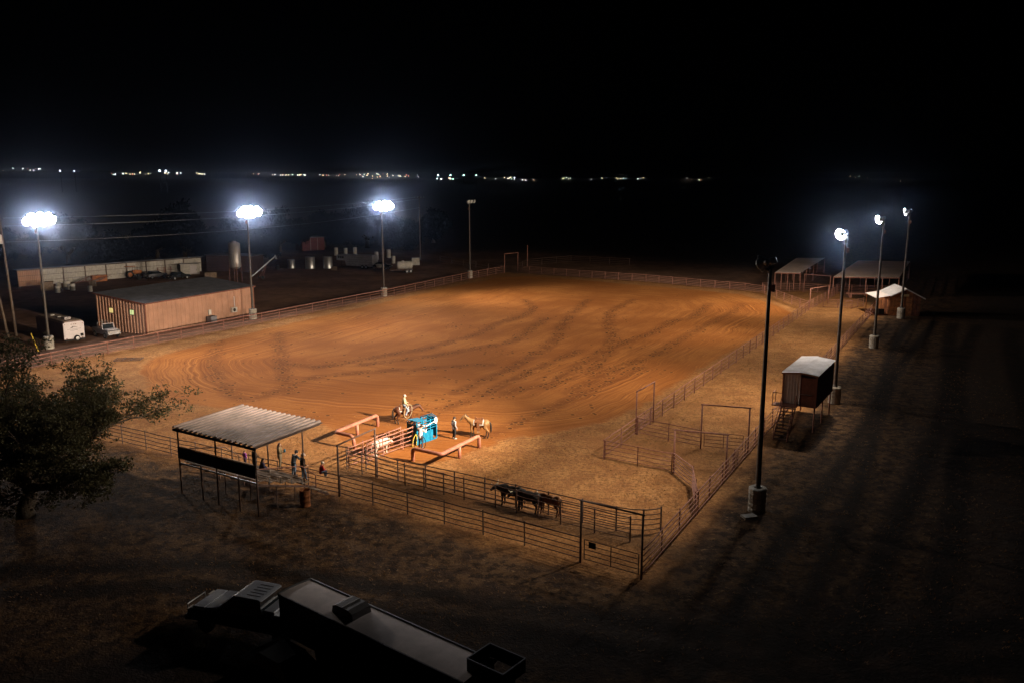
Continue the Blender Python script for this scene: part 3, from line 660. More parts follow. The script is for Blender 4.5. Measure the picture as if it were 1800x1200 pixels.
# ------------------------------------------------------------------ open sheds, cabin
def open_shed(label, A, B, C, D, z0, z1, ribs, front_walls):
    """A,B front corners (left,right), C,D rear corners (right,left)"""
    t = thing('open_shed', label, 'shed', (A[0], A[1], 0), 0, 'open sided sheds over the far pens'); o = Vector(A)
    a, b_, c, d = [Vector((p[0] - o.x, p[1] - o.y, 0)) for p in (A, B, C, D)]
    v = MB(); up = Vector((0, 0, 1))
    n = ribs
    for i in range(n):
        for (s0, s1, h) in ((i / n, (i + .7) / n, 0), ((i + .7) / n, (i + 1) / n, .05)):
            p = [a.lerp(b_, s0) + up * (z0 + h), a.lerp(b_, s1) + up * (z0 + h), d.lerp(c, s1) + up * (z1 + h), d.lerp(c, s0) + up * (z1 + h)]
            v.add(p + [q - up * .04 for q in p], [(0, 1, 2, 3), (7, 6, 5, 4), (0, 4, 5, 1), (1, 5, 6, 2), (2, 6, 7, 3), (3, 7, 4, 0)])
    v.build('roof', M['shedroof'], t)
    MB().beam(a + up * (z0 - .14), b_ + up * (z0 - .14), .1, .18).build('front_beam', M['rust'], t)
    MB().beam(d + up * (z1 - .14), c + up * (z1 - .14), .1, .18).build('rear_beam', M['rust_dark'], t)
    for (p, q, zz) in ((a, b_, z0), (d, c, z1), (a.lerp(d, .5), b_.lerp(c, .5), (z0 + z1) / 2)):
        for k in range(5): r_ = p.lerp(q, k / 4); MB().tube([r_ - up * .2, r_ + up * (zz - .1)], .08, 6).build('post', M['rust'], t)
    for (p, q) in ((a, d), (b_, c), (d, c)):
        for z in (.3, .6, .9, 1.2, 1.5): MB().tube([p + up * z, q + up * z], .035, 5).build('rail', M['rust'], t)
    return t
open_shed('left open shed with pale sloping roof behind the far pens', (47.6, 153.8), (51.9, 152.9), (66.0, 180), (60, 180), 3.1, 3.15, 14, 1)
open_shed('wide open shed with pinkish metal roof behind the cabin', (55.2, 145.8), (65.9, 144.6), (79.0, 169.2), (69.4, 171), 3.25, 3.5, 26, 1)
# feed bunk in front of the wide shed
tag(MB().beam((56.5, 143.2, .7), (64, 142.3, .7), .5, .25).beam((57, 143.1, .28), (57.4, 143.05, .28), .4, .62).beam((63, 142.4, .28), (63.4, 142.35, .28), .4, .62).build('feed_bunk', M['rust']), 'long rusty feed bunk on legs under the front of the wide shed', 'feed bunk')
# cabin
cr = math.atan2(123.7 - 124.21, 59.81 - 55.44)
t = thing('wooden_cabin', 'small plank cabin with pale metal gable roof and cream sign', 'cabin', (55.44, 124.21, 0), cr)
CW = 4.4; CL = 5.0; EH = 2.95; AP = 4.05
npk = 15
for k in range(npk):
    x0 = k * CW / npk; x1 = (k + 1) * CW / npk - .015
    hh = lambda x: EH + (AP - EH) * (1 - abs(x - CW / 2) / (CW / 2))
    MB().prismY([(x0, 0), (x1, 0), (x1, hh(x1) - .04), (x0, hh(x0) - .04)], -.03 + random.uniform(-.015, .015), .02).build('plank', M['plank'] if random.random() < .55 else M['plank2'], t)
for k in range(14):
    for x in (0, CW): MB().box((x, .05 + (k + .5) * CL / 14, EH / 2 - .03), (.05, CL / 14 - .015, EH - .06)).build('plank', M['plank'] if random.random() < .5 else M['plank2'], t)
MB().box((CW / 2, CL, EH / 2), (CW, .05, EH)).build('rear_wall', M['plank2'], t)
MB().sheet((-.0, CL + .3, EH + .02), (0, -CL - .7, 0), (CW / 2 + .0, 0, AP - EH), 16, .03, .03).build('roof', M['boothroof'], t)
MB().sheet((CW + .55, -.4, EH - .25), (0, CL + .7, 0), (-CW / 2 - .55, 0, AP - EH + .27), 16, .03, .03).build('roof', M['galv_dark'], t)
MB().sheet((-2.0, CL + .3, EH - .32), (0, -CL - .7, 0), (2.05, 0, .36), 16, .03, .03).build('porch_roof', M['white'], t)
MB().prismY([(-.02, EH - .16), (CW / 2, AP - .16), (CW + .5, EH - .44), (CW + .5, EH - .30), (CW / 2, AP + .0), (-.02, EH - .02)], -.42, -.36).build('gable_trim', M['white'], t)
for y in (-.2, CL): MB().box((-1.8, y, (EH - .35) / 2), (.11, .11, EH - .4)).build('porch_post', M['plank'], t)
MB().box((-1.0, CL / 2, .08), (1.95, CL, .16)).build('porch_floor', M['plank2'], t)
MB().box((-1.0, .25, .55), (.8, .5, .8)).build('porch_cupboard', M['black'], t)
MB().box((CW / 2 - .1, -.09, 3.03), (1.15, .05, .32)).build('sign', mat('cream_sign', (.80, .66, .36), .6), t)

# ------------------------------------------------------------------ live oak
def leaves(clumps, per, size, spread_):
    v = []; f = []
    for (c, r) in clumps:
        n = int(per * r * r)
        pts = rng.normal(0, 1, (n, 3)); pts *= (rng.random((n, 1)) ** .4 * r / np.linalg.norm(pts, axis=1, keepdims=True)) ; pts[:, 2] *= .62
        pts += c
        a = rng.normal(0, 1, (n, 3)); a /= np.linalg.norm(a, axis=1, keepdims=True)
        b = np.cross(a, rng.normal(0, 1, (n, 3))); b /= np.linalg.norm(b, axis=1, keepdims=True)
        s = size * rng.uniform(.6, 1.3, (n, 1))
        q = np.stack([pts - a * s, pts + b * s * .55, pts + a * s, pts - b * s * .55], 1).reshape(-1, 3)
        o = len(v); v += q.tolist(); f += [(o + 4 * i, o + 4 * i + 1, o + 4 * i + 2, o + 4 * i + 3) for i in range(n)]
    b = MB(); b.v = v; b.f = f; return b
def oak(name, label, base, limbs_n, rad, h, leaf_size, per, m, lean=(0, 0), clump_r=(.6, 1.3), seed=1, bushy=1.0, group=None, droop=False):
    rr = random.Random(seed)
    t = thing(name, label, 'tree', base, 0, group)
    tr_ = MB(); clumps = []
    fork = Vector((lean[0] * .3, lean[1] * .3, h * .2))
    tr_.tube([(0, 0, -.3), (.05, 0, h * .07), tuple(fork * .7 + Vector((.1, .05, 0))), tuple(fork)], [h * .07, h * .055, h * .048, h * .045], 12)
    def grow(p, d, L, r, lev):
        pts = [p]; rs = [r]; q = p.copy(); dd_ = d.copy(); n = 5
        for i in range(n):
            dd_ = (dd_ + Vector((rr.uniform(-.35, .35), rr.uniform(-.35, .35), rr.uniform(-.22, .26)))).normalized()
            q = q + dd_ * (L / n); pts.append(q.copy()); rs.append(r * (1 - .62 * (i + 1) / n))
            if lev < 3 and i >= 1:
                for _ in range(2 if lev < 2 else 1):
                    nd = (dd_ + Vector((rr.uniform(-1, 1), rr.uniform(-1, 1), rr.uniform(-.35, .7)))).normalized()
                    grow(q, nd, L * rr.uniform(.42, .62), rs[-1] * .62, lev + 1)
            if lev >= 2 and i >= 2 and rr.random() < .75 * bushy:
                clumps.append((np.array(q) + np.array([rr.uniform(-.4, .4) for _ in range(3)]), rr.uniform(*clump_r)))
        tr_.tube(pts, rs, 7 if lev < 2 else 4, cap=False)
    for k in range(limbs_n):
        a = 2 * math.pi * (k + rr.uniform(-.25, .25)) / limbs_n; el = (rr.uniform(.14, .58) if droop else rr.uniform(.25, .8)) if k % 3 else rr.uniform(.8, 1.25)
        d = Vector((math.cos(a) * math.cos(el) + lean[0] * .1, math.sin(a) * math.cos(el) + lean[1] * .1, math.sin(el)))
        grow(fork, d, rad * rr.uniform(.75, .95) * (1 if el < .85 else .8), h * .032, 0)
    tr_.build('trunk', M['bark'], t, True)
    cr_ = leaves(clumps, per, leaf_size, .5).build('crown', m, t); cr_['kind'] = 'stuff'
    return t
oak('live_oak', 'big spreading live oak left of the covered stand', (-29.6, 49.0, 0), 8, 7.0, 8.9, .085, 170, M['leaf'], (1.0, .6), (.20, .46), 8, .72, droop=True)

# ------------------------------------------------------------------ far trees behind the yard
protos = []
for k, (lb, hh, rd) in enumerate((('dim', 9, 5.5), ('dim', 10.5, 6), ('dim', 8, 5))):
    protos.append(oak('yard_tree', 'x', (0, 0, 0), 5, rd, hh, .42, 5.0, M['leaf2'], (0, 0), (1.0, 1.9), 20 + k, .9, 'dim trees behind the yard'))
tree_spots = [(-118, 190), (-104, 200), (-92, 196), (-88, 212), (-79, 206), (-73, 221), (-66, 205), (-62, 228), (-54, 246), (-49, 252), (-41, 243), (-36, 256), (-30, 240), (-24, 262)]
tl_ = ['dim tree farthest left behind the metal yard wall', 'second dim tree from the left edge behind the yard wall', 'dim tree above the left half of the yard wall', 'taller dim tree rising over the middle of the yard wall', 'dim tree left of the power lines fading out', 'dim tree above the orange machine in the yard', 'dim tree behind the dark slatted shed', 'dim tree just left of the feed silo top', 'dim tree right of the feed silo', 'dim tree behind the left side of the red shed', 'dim tree behind the right side of the red shed', 'dim tree above the round stock tanks', 'dim tree behind the long stock trailer', 'dim tree left of the crossarm utility pole']
for i, (x, y) in enumerate(tree_spots):
    o = protos[i] if i < 3 else copy_tree(protos[i % 3])
    o.location = (x, y, 0); o.rotation_euler = (0, 0, i * 1.7); s = random.uniform(.95, 1.25); o.scale = (s, s, s * random.uniform(.9, 1.1)); o['label'] = tl_[i]

# ------------------------------------------------------------------ yard, left
# corrugated yard wall in bays
ya = Vector((-91, 156.4)); yb = Vector((-66.5, 182.5)); d_, L_ = unit(ya, yb)
t = thing('yard_wall', 'long pale corrugated metal wall behind the junk yard', 'wall', (ya.x, ya.y, 0), math.atan2(d_.y, d_.x))
nb = 9
for k in range(nb):
    MB().sheet((k * L_ / nb + .08, 0, .1), (L_ / nb - .16, 0, 0), (0, 0, 2.9 + .05 * (k % 2)), 12, .05).build('panel', M['tan'] if k == 0 else M['offwhite'], t)
    MB().beam((k * L_ / nb, -.12, 0), (k * L_ / nb, -.12, 3.2), .12).build('post', M['rust_dark'], t)
for z in (1.0, 2.0, 3.0): MB().beam((0, -.12, z), (L_, -.12, z), .06).build('girt', M['rust_dark'], t)
MB().box((L_ / 2, .7, 3.2), (L_ + .4, 1.9, .08)).build('lean_to_roof', M['galv_dark'], t)
# dark slatted shed
t = thing('slatted_shed', 'dark low slatted shed beside the feed silo', 'shed', (-65.6, 183, 0), math.atan2(-3, 11))
for k in range(9): MB().box((5.6, 0, .3 + k * .36), (11, .06, .3)).build('slat', M['brownwall'], t)
for x in (.1, 3.8, 7.4, 11.1): MB().box((x, .1, 1.75), (.16, .16, 3.5)).build('post', M['rust_dark'], t)
MB().box((5.6, 2.2, 3.55), (11.8, 5, .1)).build('roof', M['galv_dark'], t); MB().box((5.6, 4.4, 1.7), (11, .06, 3.4)).build('rear_wall', M['brownwall'], t)
# feed silo
t = thing('feed_silo', 'grey round feed silo on legs behind the tan building', 'silo', (-53.6, 165, 0))
MB().lathe([(.02, 2.45), (.5, 2.5), (1.1, 2.9), (1.12, 3.0), (1.12, 7.4), (.4, 7.75), (.38, 7.85), (.02, 7.9)], 22).build('tank', M['galv'], t, True)
for k in range(4):
    a = k * math.pi / 2 + .5; MB().tube([(1.15 * math.cos(a), 1.15 * math.sin(a), -.1), (1.13 * math.cos(a), 1.13 * math.sin(a), 3.8)], .06, 6).build('leg', M['rust'], t)
for z in (3.4, 4.6, 5.8): MB().lathe([(1.13, z), (1.15, z + .03), (1.13, z + .06)], 22, cap=False).build('band', M['alu'], t)
# auger
t = thing('grain_auger', 'long slanted grain auger beside the feed silo', 'auger', (-51.9, 168.2, 0), math.atan2(4, 4.2))
MB().tube([(0, 0, .3), (5.8, 0, 4.3)], .14, 8).build('tube', M['alu'], t); MB().tube([(5.7, 0, 4.5), (5.95, 0, 3.7)], .17, 8).build('spout', M['alu'], t)
for y in (-.7, .7): MB().tube([(2.4, y, .3), (3.8, 0, 2.8)], .05, 6).build('strut', M['rust'], t)
for y in (-.75, .75): MB().lathe([(.1, -.08), (.32, -.08), (.34, 0), (.32, .08), (.1, .08)], 14, Matrix.Translation((2.4, y, .33)) @ Matrix.Rotation(R(90), 4, 'X')).build('wheel', M['rubber'], t)
# utility poles and wires
def util_pole(label, x, y, h, arm, transformer=False, lean=0, rz=0.0):
    t = thing('utility_pole', label, 'utility pole', (x, y, 0), rz, 'wooden utility poles'); t.rotation_euler = (0, lean, rz)
    MB().tube([(0, 0, -.4), (0, 0, h)], [.17, .11], 9).build('pole', M['wood_pole'], t, True)
    if arm:
        MB().beam((-1.2, .12, h - .5), (1.2, .12, h - .5), .11).build('crossarm', M['wood_pole'], t)
        for xx in (-1.1, -.4, .4, 1.1): MB().lathe([(.03, h - .45), (.07, h - .38), (.04, h - .3), (.06, h - .25), (.02, h - .18)], 8, Matrix.Translation((xx, .12, 0))).build('insulator', M['offwhite'], t)
    if transformer: 
        tr2 = MB().lathe([(.26, h - 3.6), (.28, h - 3.55), (.28, h - 2.5), (.2, h - 2.4)], 14, Matrix.Translation((-.1, -.45, 0))).build('transformer', M['offwhite'], t, True)
        MB().tube([(-.1, -.45, h - 2.4), (-.1, -.45, h - 2.1)], .05, 6).build('bushing', M['trim'], tr2)
    return t
util_pole('utility pole with pale transformer can at the left edge', -64.0, 108.3, 15.4, False, True, -.03)
util_pole('thin crossarm utility pole standing alone right of the trailers', -22.4, 208.7, 15.4, True)
t = util_pole('short leaning pole stub beside the left edge utility pole', -64.4, 107.2, 6.2, False, False, -.11)
for k, (z0, z1) in enumerate(((15.0, 15.2), (14.0, 14.7), (12.0, 12.6))):
    p0 = Vector((-64, 108.3, z0)); p1 = Vector((-22.4, 208.7, z1)); pts = []
    for i in range(15): s = i / 14; q = p0.lerp(p1, s); pts.append((q.x, q.y, q.z - 4 * (.9 + .2 * k) * s * (1 - s)))
    tag(MB().tube(pts, .022, 4).build('power_line', M['alu']), ['topmost power line crossing behind the left floodlights', 'middle power line crossing behind the left floodlights', 'lowest power line crossing behind the left floodlights'][k], 'wire', 'power lines')
o = MB().tube([(0, 0, 0), (.6, 0, 2.3)], .05, 8).lathe([(.07, -.02), (.07, .12), (.05, .14)], 8).build('guy_marker', M['yellow']); o.location = (-55.2, 97.5, 0); o.rotation_euler = (0, -.55, 0)
tag(o, 'slanted yellow guy wire marker left of the camper', 'marker')

# camper trailer
cd, cl = unit((-54.55, 102.25), (-61.69, 108.28)); cw_d, cwl = unit((-54.55, 102.25), (-52.2, 104.9))
def wheel(parent, x, y, z, r=.36, w=.24, rim='alu', name='wheel'):
    T = Matrix.Translation((x, y, z)) @ Matrix.Rotation(R(90), 4, 'X')
    o = MB().lathe([(r * .55, -w / 2), (r * .92, -w / 2), (r, -w * .3), (r, w * .3), (r * .92, w / 2), (r * .55, w / 2)], 18, T).build(name, M['rubber'], parent, True)
    MB().lathe([(.02, -w / 2 - .02), (r * .5, -w / 2 - .01), (r * .56, w / 2 + .01), (.02, w / 2 + .02)], 14, T).build('rim', M[rim], o)
    return o
t = thing('camper_trailer', 'white fronted camper trailer with a dark mountain logo parked in the yard', 'camper', (-54.75, 102.45, 0), math.atan2(.72, .62))
# local x across the white end, local y along the length (away)
CWD = 2.5; CLN = 8.2
body = MB(); prof = [(-.0, .55), (0, 2.55), (.25, 2.72), (CWD - .25, 2.72), (CWD, 2.55), (CWD, .55)]
body.prismY(prof, .02, CLN).build('body', M['brownwall'], t)
e = MB().prismY([(.03, .58), (.03, 2.5), (.27, 2.66), (CWD - .27, 2.66), (CWD - .03, 2.5), (CWD - .03, .58)], -.03, .018).build('end_panel', M['white'], t)
MB().box((CWD / 2, CLN / 2, 2.745), (CWD - .4, CLN - .3, .05)).build('roof_skin', M['board'], t)
u = MB().box((CWD / 2, 2.0, 2.9), (.7, .9, .26)).build('roof_air_conditioner', M['white'], t); MB().box((CWD / 2, 1.53, 2.9), (.5, .02, .12)).build('vent_slot', M['black'], u)
for y in (4.2, 6.3): MB().box((CWD / 2, y, 2.82), (.45, .45, .12)).build('roof_vent', M['offwhite'], t)
lg = MB(); lg.add([(.75, -.036, 1.88), (1.18, -.036, 2.10), (1.12, -.036, 1.95)], [(0, 1, 2)]); lg.add([(1.18, -.036, 2.10), (1.75, -.036, 1.93), (1.28, -.036, 2.0)], [(0, 1, 2)])
lg.add([(1.05, -.036, 1.92), (1.18, -.036, 2.10), (1.20, -.036, 1.97)], [(0, 1, 2)]); lg.build('mountain_logo', M['black'], e)
lt = MB(); x = .5
for w in (.11, .08, .10, .09, .11, .10, .08, .10, .11, .09, .10): lt.box((x + w / 2 * .8, -.034, 1.76), (w * .7, .01, .07)); x += w + .05
lt.build('lettering', M['galv_dark'], e)
lt = MB(); x = .82
for w in (.08, .07, .08, .08, .07, .09, .08, .07): lt.box((x + w / 2, -.034, 1.60), (w, .01, .06)); x += w + .035
lt.build('lettering', M['galv_dark'], e)
for x in (.98, 1.25, 1.5): MB().box((x, -.04, 2.36), (.16, .02, .07)).build('marker_light', M['trim'], e)
for x in (.2, CWD - .2): MB().box((x, -.04, 2.38), (.1, .02, .06)).build('marker_light', M['trim'], e)
MB().box((CWD - .35, -.045, .95), (.36, .03, .34)).build('badge', M['black'], e)
for x in (.32, CWD - .32): MB().box((x, -.04, .66), (.22, .02, .08)).build('tail_light', M['trim'], e)
MB().box((CWD / 2, -.15, .45), (CWD - .1, .18, .14)).build('bumper', M['black'], t)
for x in (.1, CWD - .1):
    o = wheel(t, 0, 0, 0); o.location = (x, 3.6, .36); o.rotation_euler = (0, 0, R(90))
    o = wheel(t, 0, 0, 0); o.location = (x, 4.5, .36); o.rotation_euler = (0, 0, R(90))
o = wheel(t, 0, 0, 0, .36, .2); o.location = (CWD * .6, -.2, .62)
# old jeep style truck beside the camper
t = thing('utility_truck', 'pale open topped utility truck between the camper and the tan building', 'truck', (-52.0, 107.6, 0), R(-38))
MB().prismY([(-2.0, .5), (2.0, .5), (2.0, .95), (1.9, 1.05), (.7, 1.1), (.62, 1.15), (-2.0, 1.15)], -.8, .8).build('body', M['alu'], t)
MB().box((1.25, 0, 1.11), (1.2, 1.35, .06)).build('hood', M['white'], t)
MB().tube([(.65, -.75, 1.1), (.45, -.72, 1.75), (.45, .72, 1.75), (.65, .75, 1.1)], .045, 6).build('windshield_frame', M['white'], t)
MB().box((.55, 0, 1.42), (.02, 1.35, .55), M=Matrix.Rotation(R(-17), 4, 'Y')).build('windshield', M['glass'], t)
MB().tube([(-.8, -.7, 1.1), (-.8, -.68, 1.85), (-.8, .68, 1.85), (-.8, .7, 1.1)], .04, 6).build('roll_bar', M['alu'], t)
MB().beam((2.08, -.8, .6), (2.08, .8, .6), .12).build('bumper', M['alu'], t)
for y in (-.5, .5): MB().lathe([(.11, 0), (.1, .05), (.02, .06)], 12, Matrix.Translation((2.0, y, .85)) @ Matrix.Rotation(R(90), 4, 'Y')).build('headlight', M['offwhite'], t)
for x in (-1.3, 1.25):
    for y in (-.78, .78): wheel(t, x, y, .38, .38)
for x in (-1.6, -1.4): MB().tube([(x, .3, 1.15), (x, .3, 2.0)], .03, 5).build('upright', M['offwhite'], t)
# drag harrow on the ground
t = thing('drag_harrow', 'rusty flat drag harrow lying on the grass by the left fence', 'harrow', (-44.2, 92.5, .05), R(8))
for y in (0, .7, 1.4): MB().tube([(0, y, .06), (2.8, y + .1, .06)], .05, 6).build('bar', M['rust_dark'], t)
for x in (0, .9, 1.8, 2.8): MB().tube([(x, 0, .1), (x, 1.5, .1)], .05, 6).build('cross_bar', M['rust_dark'], t)
# junk in front of the yard wall
t = thing('orange_tractor', 'old orange tractor parked before the pale yard wall', 'tractor', (-76.5, 171.0, 0), R(40))
MB().prismY([(-.6, .7), (1.9, .8), (1.9, 1.5), (.3, 1.6), (.2, 1.2), (-.6, 1.2)], -.35, .35).build('body', M['orange'], t)
MB().box((-.2, 0, 2.35), (1.9, 1.5, .08)).build('canopy', M['orange'], t)
for x in (-.9, .5):
    for y in (-.65, .65): MB().tube([(x, y * .8, 1.0), (x, y, 2.35)], .035, 5).build('canopy_post', M['rust_dark'], t)
MB().box((-.35, 0, 1.35), (.5, .5, .12)).build('seat', M['black'], t)
MB().tube([(1.2, .1, 1.5), (1.2, .1, 2.2)], .04, 6).build('exhaust', M['rust_dark'], t)
for y in (-.75, .75): wheel(t, -.5, y, .75, .75, .4, 'orange'); wheel(t, 1.6, y * .85, .42, .42, .25, 'orange')
def crate(label, x, y, d, m, rz, name='crate'):
    t = thing(name, label, 'crate', (x, y, 0), rz, 'boxes in the junk yard')
    MB().box((0, 0, d[2] / 2), d).build('box', M[m], t)
    for s in (-1, 1):
        for q in (.25, .75): MB().box((0, s * (d[1] / 2 + .025), d[2] * q), (d[0] + .06, .04, .12)).build('batten', M[m], t)
    MB().box((0, 0, d[2] + .04), (d[0] + .1, d[1] + .1, .06)).build('lid', M[m], t); return t
crate('orange brown crate left of the orange tractor', -80.6, 165.8, (2.6, 1.4, 1.1), 'orange', R(40))
crate('tan crate at the right end of the yard junk', -61.0, 172.0, (2.2, 1.5, 1.0), 'board', R(25))
crate('brown box half hidden left of the tan crate', -83.5, 152.3, (2.0, 1.4, 1.5), 'board', R(30))
t = thing('storage_box', 'white storage container with a side door in the junk yard', 'container', (-68.3, 176.0, 0), R(18))
MB().box((1.6, 1, 1.15), (3.6, 2.0, 2.1)).build('body', M['offwhite'], t); MB().box((1.6, 1, 2.26), (3.8, 2.2, .1)).build('roof', M['galv'], t)
MB().box((2.3, -.02, 1.05), (1.3, .05, 1.7)).build('door', M['white'], t); MB().box((2.85, -.06, 1.0), (.05, .05, .3)).build('handle', M['black'], t)
dm = MB().lathe([(.28, 0), (.3, .03), (.29, .3), (.31, .32), (.29, .34), (.29, .62), (.31, .64), (.29, .66), (.3, .9), (.27, .93), (.03, .93)], 14).mesh('drum', M['offwhite'], True)
lab = ['leftmost pale drum in front of the yard wall', 'second pale drum from the left in the junk yard', 'tallest pale drum of the left cluster', 'pale drum touching the left cluster from the right', 'lone pale drum lowest in the junk yard', 'pale drum right behind the tan building roof line']
for k, (x, y, s) in enumerate([(-84.0, 153.6, 1.1), (-82.2, 153.8, 1.3), (-80.4, 153.2, 1.7), (-78.8, 152.0, 1.3), (-80.0, 149.2, 1.2), (-74.9, 150.5, 1.1)]):
    o = link('steel_drum', dm); o.location = (x, y, 0); o.scale = (s * 1.2, s * 1.2, s); tag(o, lab[k], 'barrel', 'pale drums in the junk yard')
# scrap pipe pile
t = thing('scrap_heap', 'tangled heap of scrap pipe leaning on the yard wall', 'scrap heap', (-84, 161.5, 0), R(45))
for k in range(22):
    a = random.uniform(-.5, .5); p = Vector((random.uniform(0, 5), random.uniform(-1, .6), random.uniform(.05, .5)))
    MB().tube([p, p + Vector((math.cos(a) * 2.2, math.sin(a) * .8, random.uniform(-.1, 1.2)))], .045, 5).build('scrap_pipe', M['rust' if k % 3 else 'alu'], t)
# parked old cars in the junk row
def sedan(label, x, y, rz, paint, group=None, s=1.0):
    t = thing('parked_car', label, 'car', (x, y, 0), rz, group); t.scale = (s, s, s)
    body = [(-2.2, .42), (-2.25, .8), (-2.1, .98), (-1.3, 1.02), (1.0, .98), (2.05, .86), (2.22, .7), (2.2, .42)]
    MB().prismY(body, -.86, .86).build('body', paint, t)
    cab = MB(); lo = [(-1.5, 1.0), (1.05, .98)]; hi = [(-1.05, 1.46), (.35, 1.46)]
    cab.add([(lo[0][0], -.82, lo[0][1]), (lo[1][0], -.82, lo[1][1]), (lo[1][0], .82, lo[1][1]), (lo[0][0], .82, lo[0][1]), (hi[0][0], -.64, hi[0][1]), (hi[1][0], -.64, hi[1][1]), (hi[1][0], .64, hi[1][1]), (hi[0][0], .64, hi[0][1])],
            [(0, 1, 5, 4), (1, 2, 6, 5), (2, 3, 7, 6), (3, 0, 4, 7), (4, 5, 6, 7)]).build('glasshouse', M['glass'], t)
    MB().prismY([(-1.07, 1.44), (.37, 1.44), (.3, 1.5), (-1.0, 1.5)], -.66, .66).build('roof', paint, t)
    for x_ in (-1.4, 1.35):
        for y_ in (-.8, .8): wheel(t, x_, y_, .33, .33)
    for y_ in (-.62, .62): MB().box((2.2, y_, .74), (.06, .34, .14)).build('headlight', M['offwhite'], t)
    for y_ in (-.62, .62): MB().box((-2.22, y_, .78), (.06, .34, .14)).build('tail_light', M['trim'], t)
    MB().box((-2.24, 0, .7), (.04, .34, .17)).build('license_plate', M['offwhite'], t)
    return t
sedan('dark old car among the junk before the storage container', -71.5, 170.5, R(60), M['galv_dark'], 'old cars in the yard')
sedan('dark old car nearest the tan crate in the yard', -66.3, 169.0, R(55), M['blackpaint'], 'old cars in the yard')
# more yard clutter
def tyre_stack(label, x, y, n):
    t = thing('tyre_stack', label, 'tyres', (x, y, 0), 0, 'piles of old tyres in the yard')
    me_ = MB().lathe([(.22, 0), (.40, 0), (.46, .06), (.46, .17), (.40, .23), (.22, .23)], 16).mesh('tyre', M['rubber'], True)
    for k in range(n): o = link('tyre', me_, t); o.location = (random.uniform(-.05, .05), random.uniform(-.05, .05), k * .23)
def pallet_stack(label, x, y, rz, n):
    t = thing('pallet_stack', label, 'pallets', (x, y, 0), rz, 'stacks of pallets in the yard')
    bd = MB().box((0, 0, 0), (1.2, .12, .025)).mesh('slat', M['board']); br = MB().box((0, 0, 0), (.1, 1.0, .09)).mesh('bearer', M['board'])
    for k in range(n):
        for i in range(6): o = link('slat', bd, t); o.location = (0, -.44 + i * .176, .13 + k * .145)
        for i in (-.52, 0, .52): o = link('bearer', br, t); o.location = (i, 0, .07 + k * .145)
tyre_stack('tall pile of old tyres left of the dark old car', -74.0, 168.5, 5)
tyre_stack('low pile of old tyres in front of the storage container', -68.6, 171.5, 3)
tyre_stack('pile of old tyres beside the smallest stock tank', -51.6, 187.4, 4)
pallet_stack('stack of weathered pallets between the drums and the scrap heap', -77.8, 157.5, .4, 7)
pallet_stack('stack of weathered pallets right of the dull stock tank', -38.6, 184.6, .2, 6)
t = thing('cattle_panel_rack', 'leaning rack of rusty cattle panels against the yard wall', 'cattle panels', (-72.6, 173.9, 0), R(46))
for k in range(3):
    for i in range(6): MB().tube([(.05 * k, -.12 * k, .2 + i * .3), (3.0 + .05 * k, -.12 * k, .2 + i * .3)], .025, 5).build('panel_bar', M['rust'], t)
    for x in (.1, 1.5, 2.9): MB().tube([(x, -.12 * k + .02, 0), (x, -.12 * k + .02, 1.8)], .03, 5).build('panel_upright', M['rust'], t)
# stock tanks, stock trailer, water trailer
tk = MB().lathe([(1.05, 0), (1.08, .04), (1.06, .1), (1.06, 2.55), (1.09, 2.6), (1.02, 2.62), (1.0, 2.3), (.02, 2.3)], 22, cap=False).mesh('tank', M['alu'], True)
for k, (x, y, s, lb) in enumerate([(-49.0, 189.3, .75, 'smallest round stock tank at the left of the tank row'), (-44.6, 188.4, 1.0, 'bright round stock tank in the middle of the tank row'), (-40.9, 189.2, .98, 'dull round stock tank next to the stock trailer')]):
    o = link('stock_tank', tk); o.location = (x, y, 0); o.scale = (s, s, s); tag(o, lb, 'tank', 'round stock tanks in the yard')
t = thing('stock_trailer', 'long gooseneck stock trailer with slatted nose beside the round tanks', 'trailer', (-39.2, 190.6, 0), math.atan2(186.9 - 191.0, 8.6))
MB().prismY([(0, 1.7), (0, 2.9), (9.6, 3.1), (9.6, .6), (2.6, .6), (2.2, 1.7)], 0, 2.1).build('body', M['alu'], t)
for k in range(3): MB().box((.65 + k * .55, -.02, 2.4), (.42, .04, .45)).build('window', M['black'], t)
for z in (1.0, 1.5, 2.0, 2.5): MB().box((6.2, -.02, z), (6.6, .04, .06)).build('side_rib', M['galv_dark'], t)
for x in (6.9, 7.9): wheel(t, x, .05, .45, .45); wheel(t, x, 2.05, .45, .45)
MB().tube([(.6, 1.05, 1.7), (.6, 1.05, .35)], .07, 6).build('gooseneck', M['rust_dark'], t)
t = sedan('dark pickup like car parked behind the stock trailer tail', -28.6, 187.0, R(-15), M['blackpaint'], 'old cars in the yard')
t = thing('water_trailer', 'white round water tank on a two axle trailer in the yard', 'water trailer', (-24.6, 179.6, 0), math.atan2(.9, 3))
MB().lathe([(.02, -1.75), (.55, -1.7), (.82, -1.5), (.86, -1.2), (.82, -.9), (.86, -.5), (.82, 0), (.86, .5), (.82, .9), (.86, 1.2), (.82, 1.5), (.55, 1.7), (.02, 1.75)], 20, Matrix.Translation((1.9, 0, 1.65)) @ Matrix.Rotation(R(90), 4, 'Y')).build('tank', M['offwhite'], t, True)
MB().lathe([(.25, 2.45), (.25, 2.6), (.02, 2.62)], 12, Matrix.Translation((1.6, 0, 0))).build('lid', M['white'], t)
for y in (-.6, .6): MB().beam((-1.2, y * .6, .6), (3.8, y, .7), .1, .14).build('frame_rail', M['rust_dark'], t)
for x in (2.3, 3.1):
    for y in (-.85, .85): wheel(t, x, y, .38, .38)
t = thing('flat_trailer', 'low dark flat trailer carrying a pale tub in the yard', 'trailer', (-30.0, 184.2, 0), R(8))
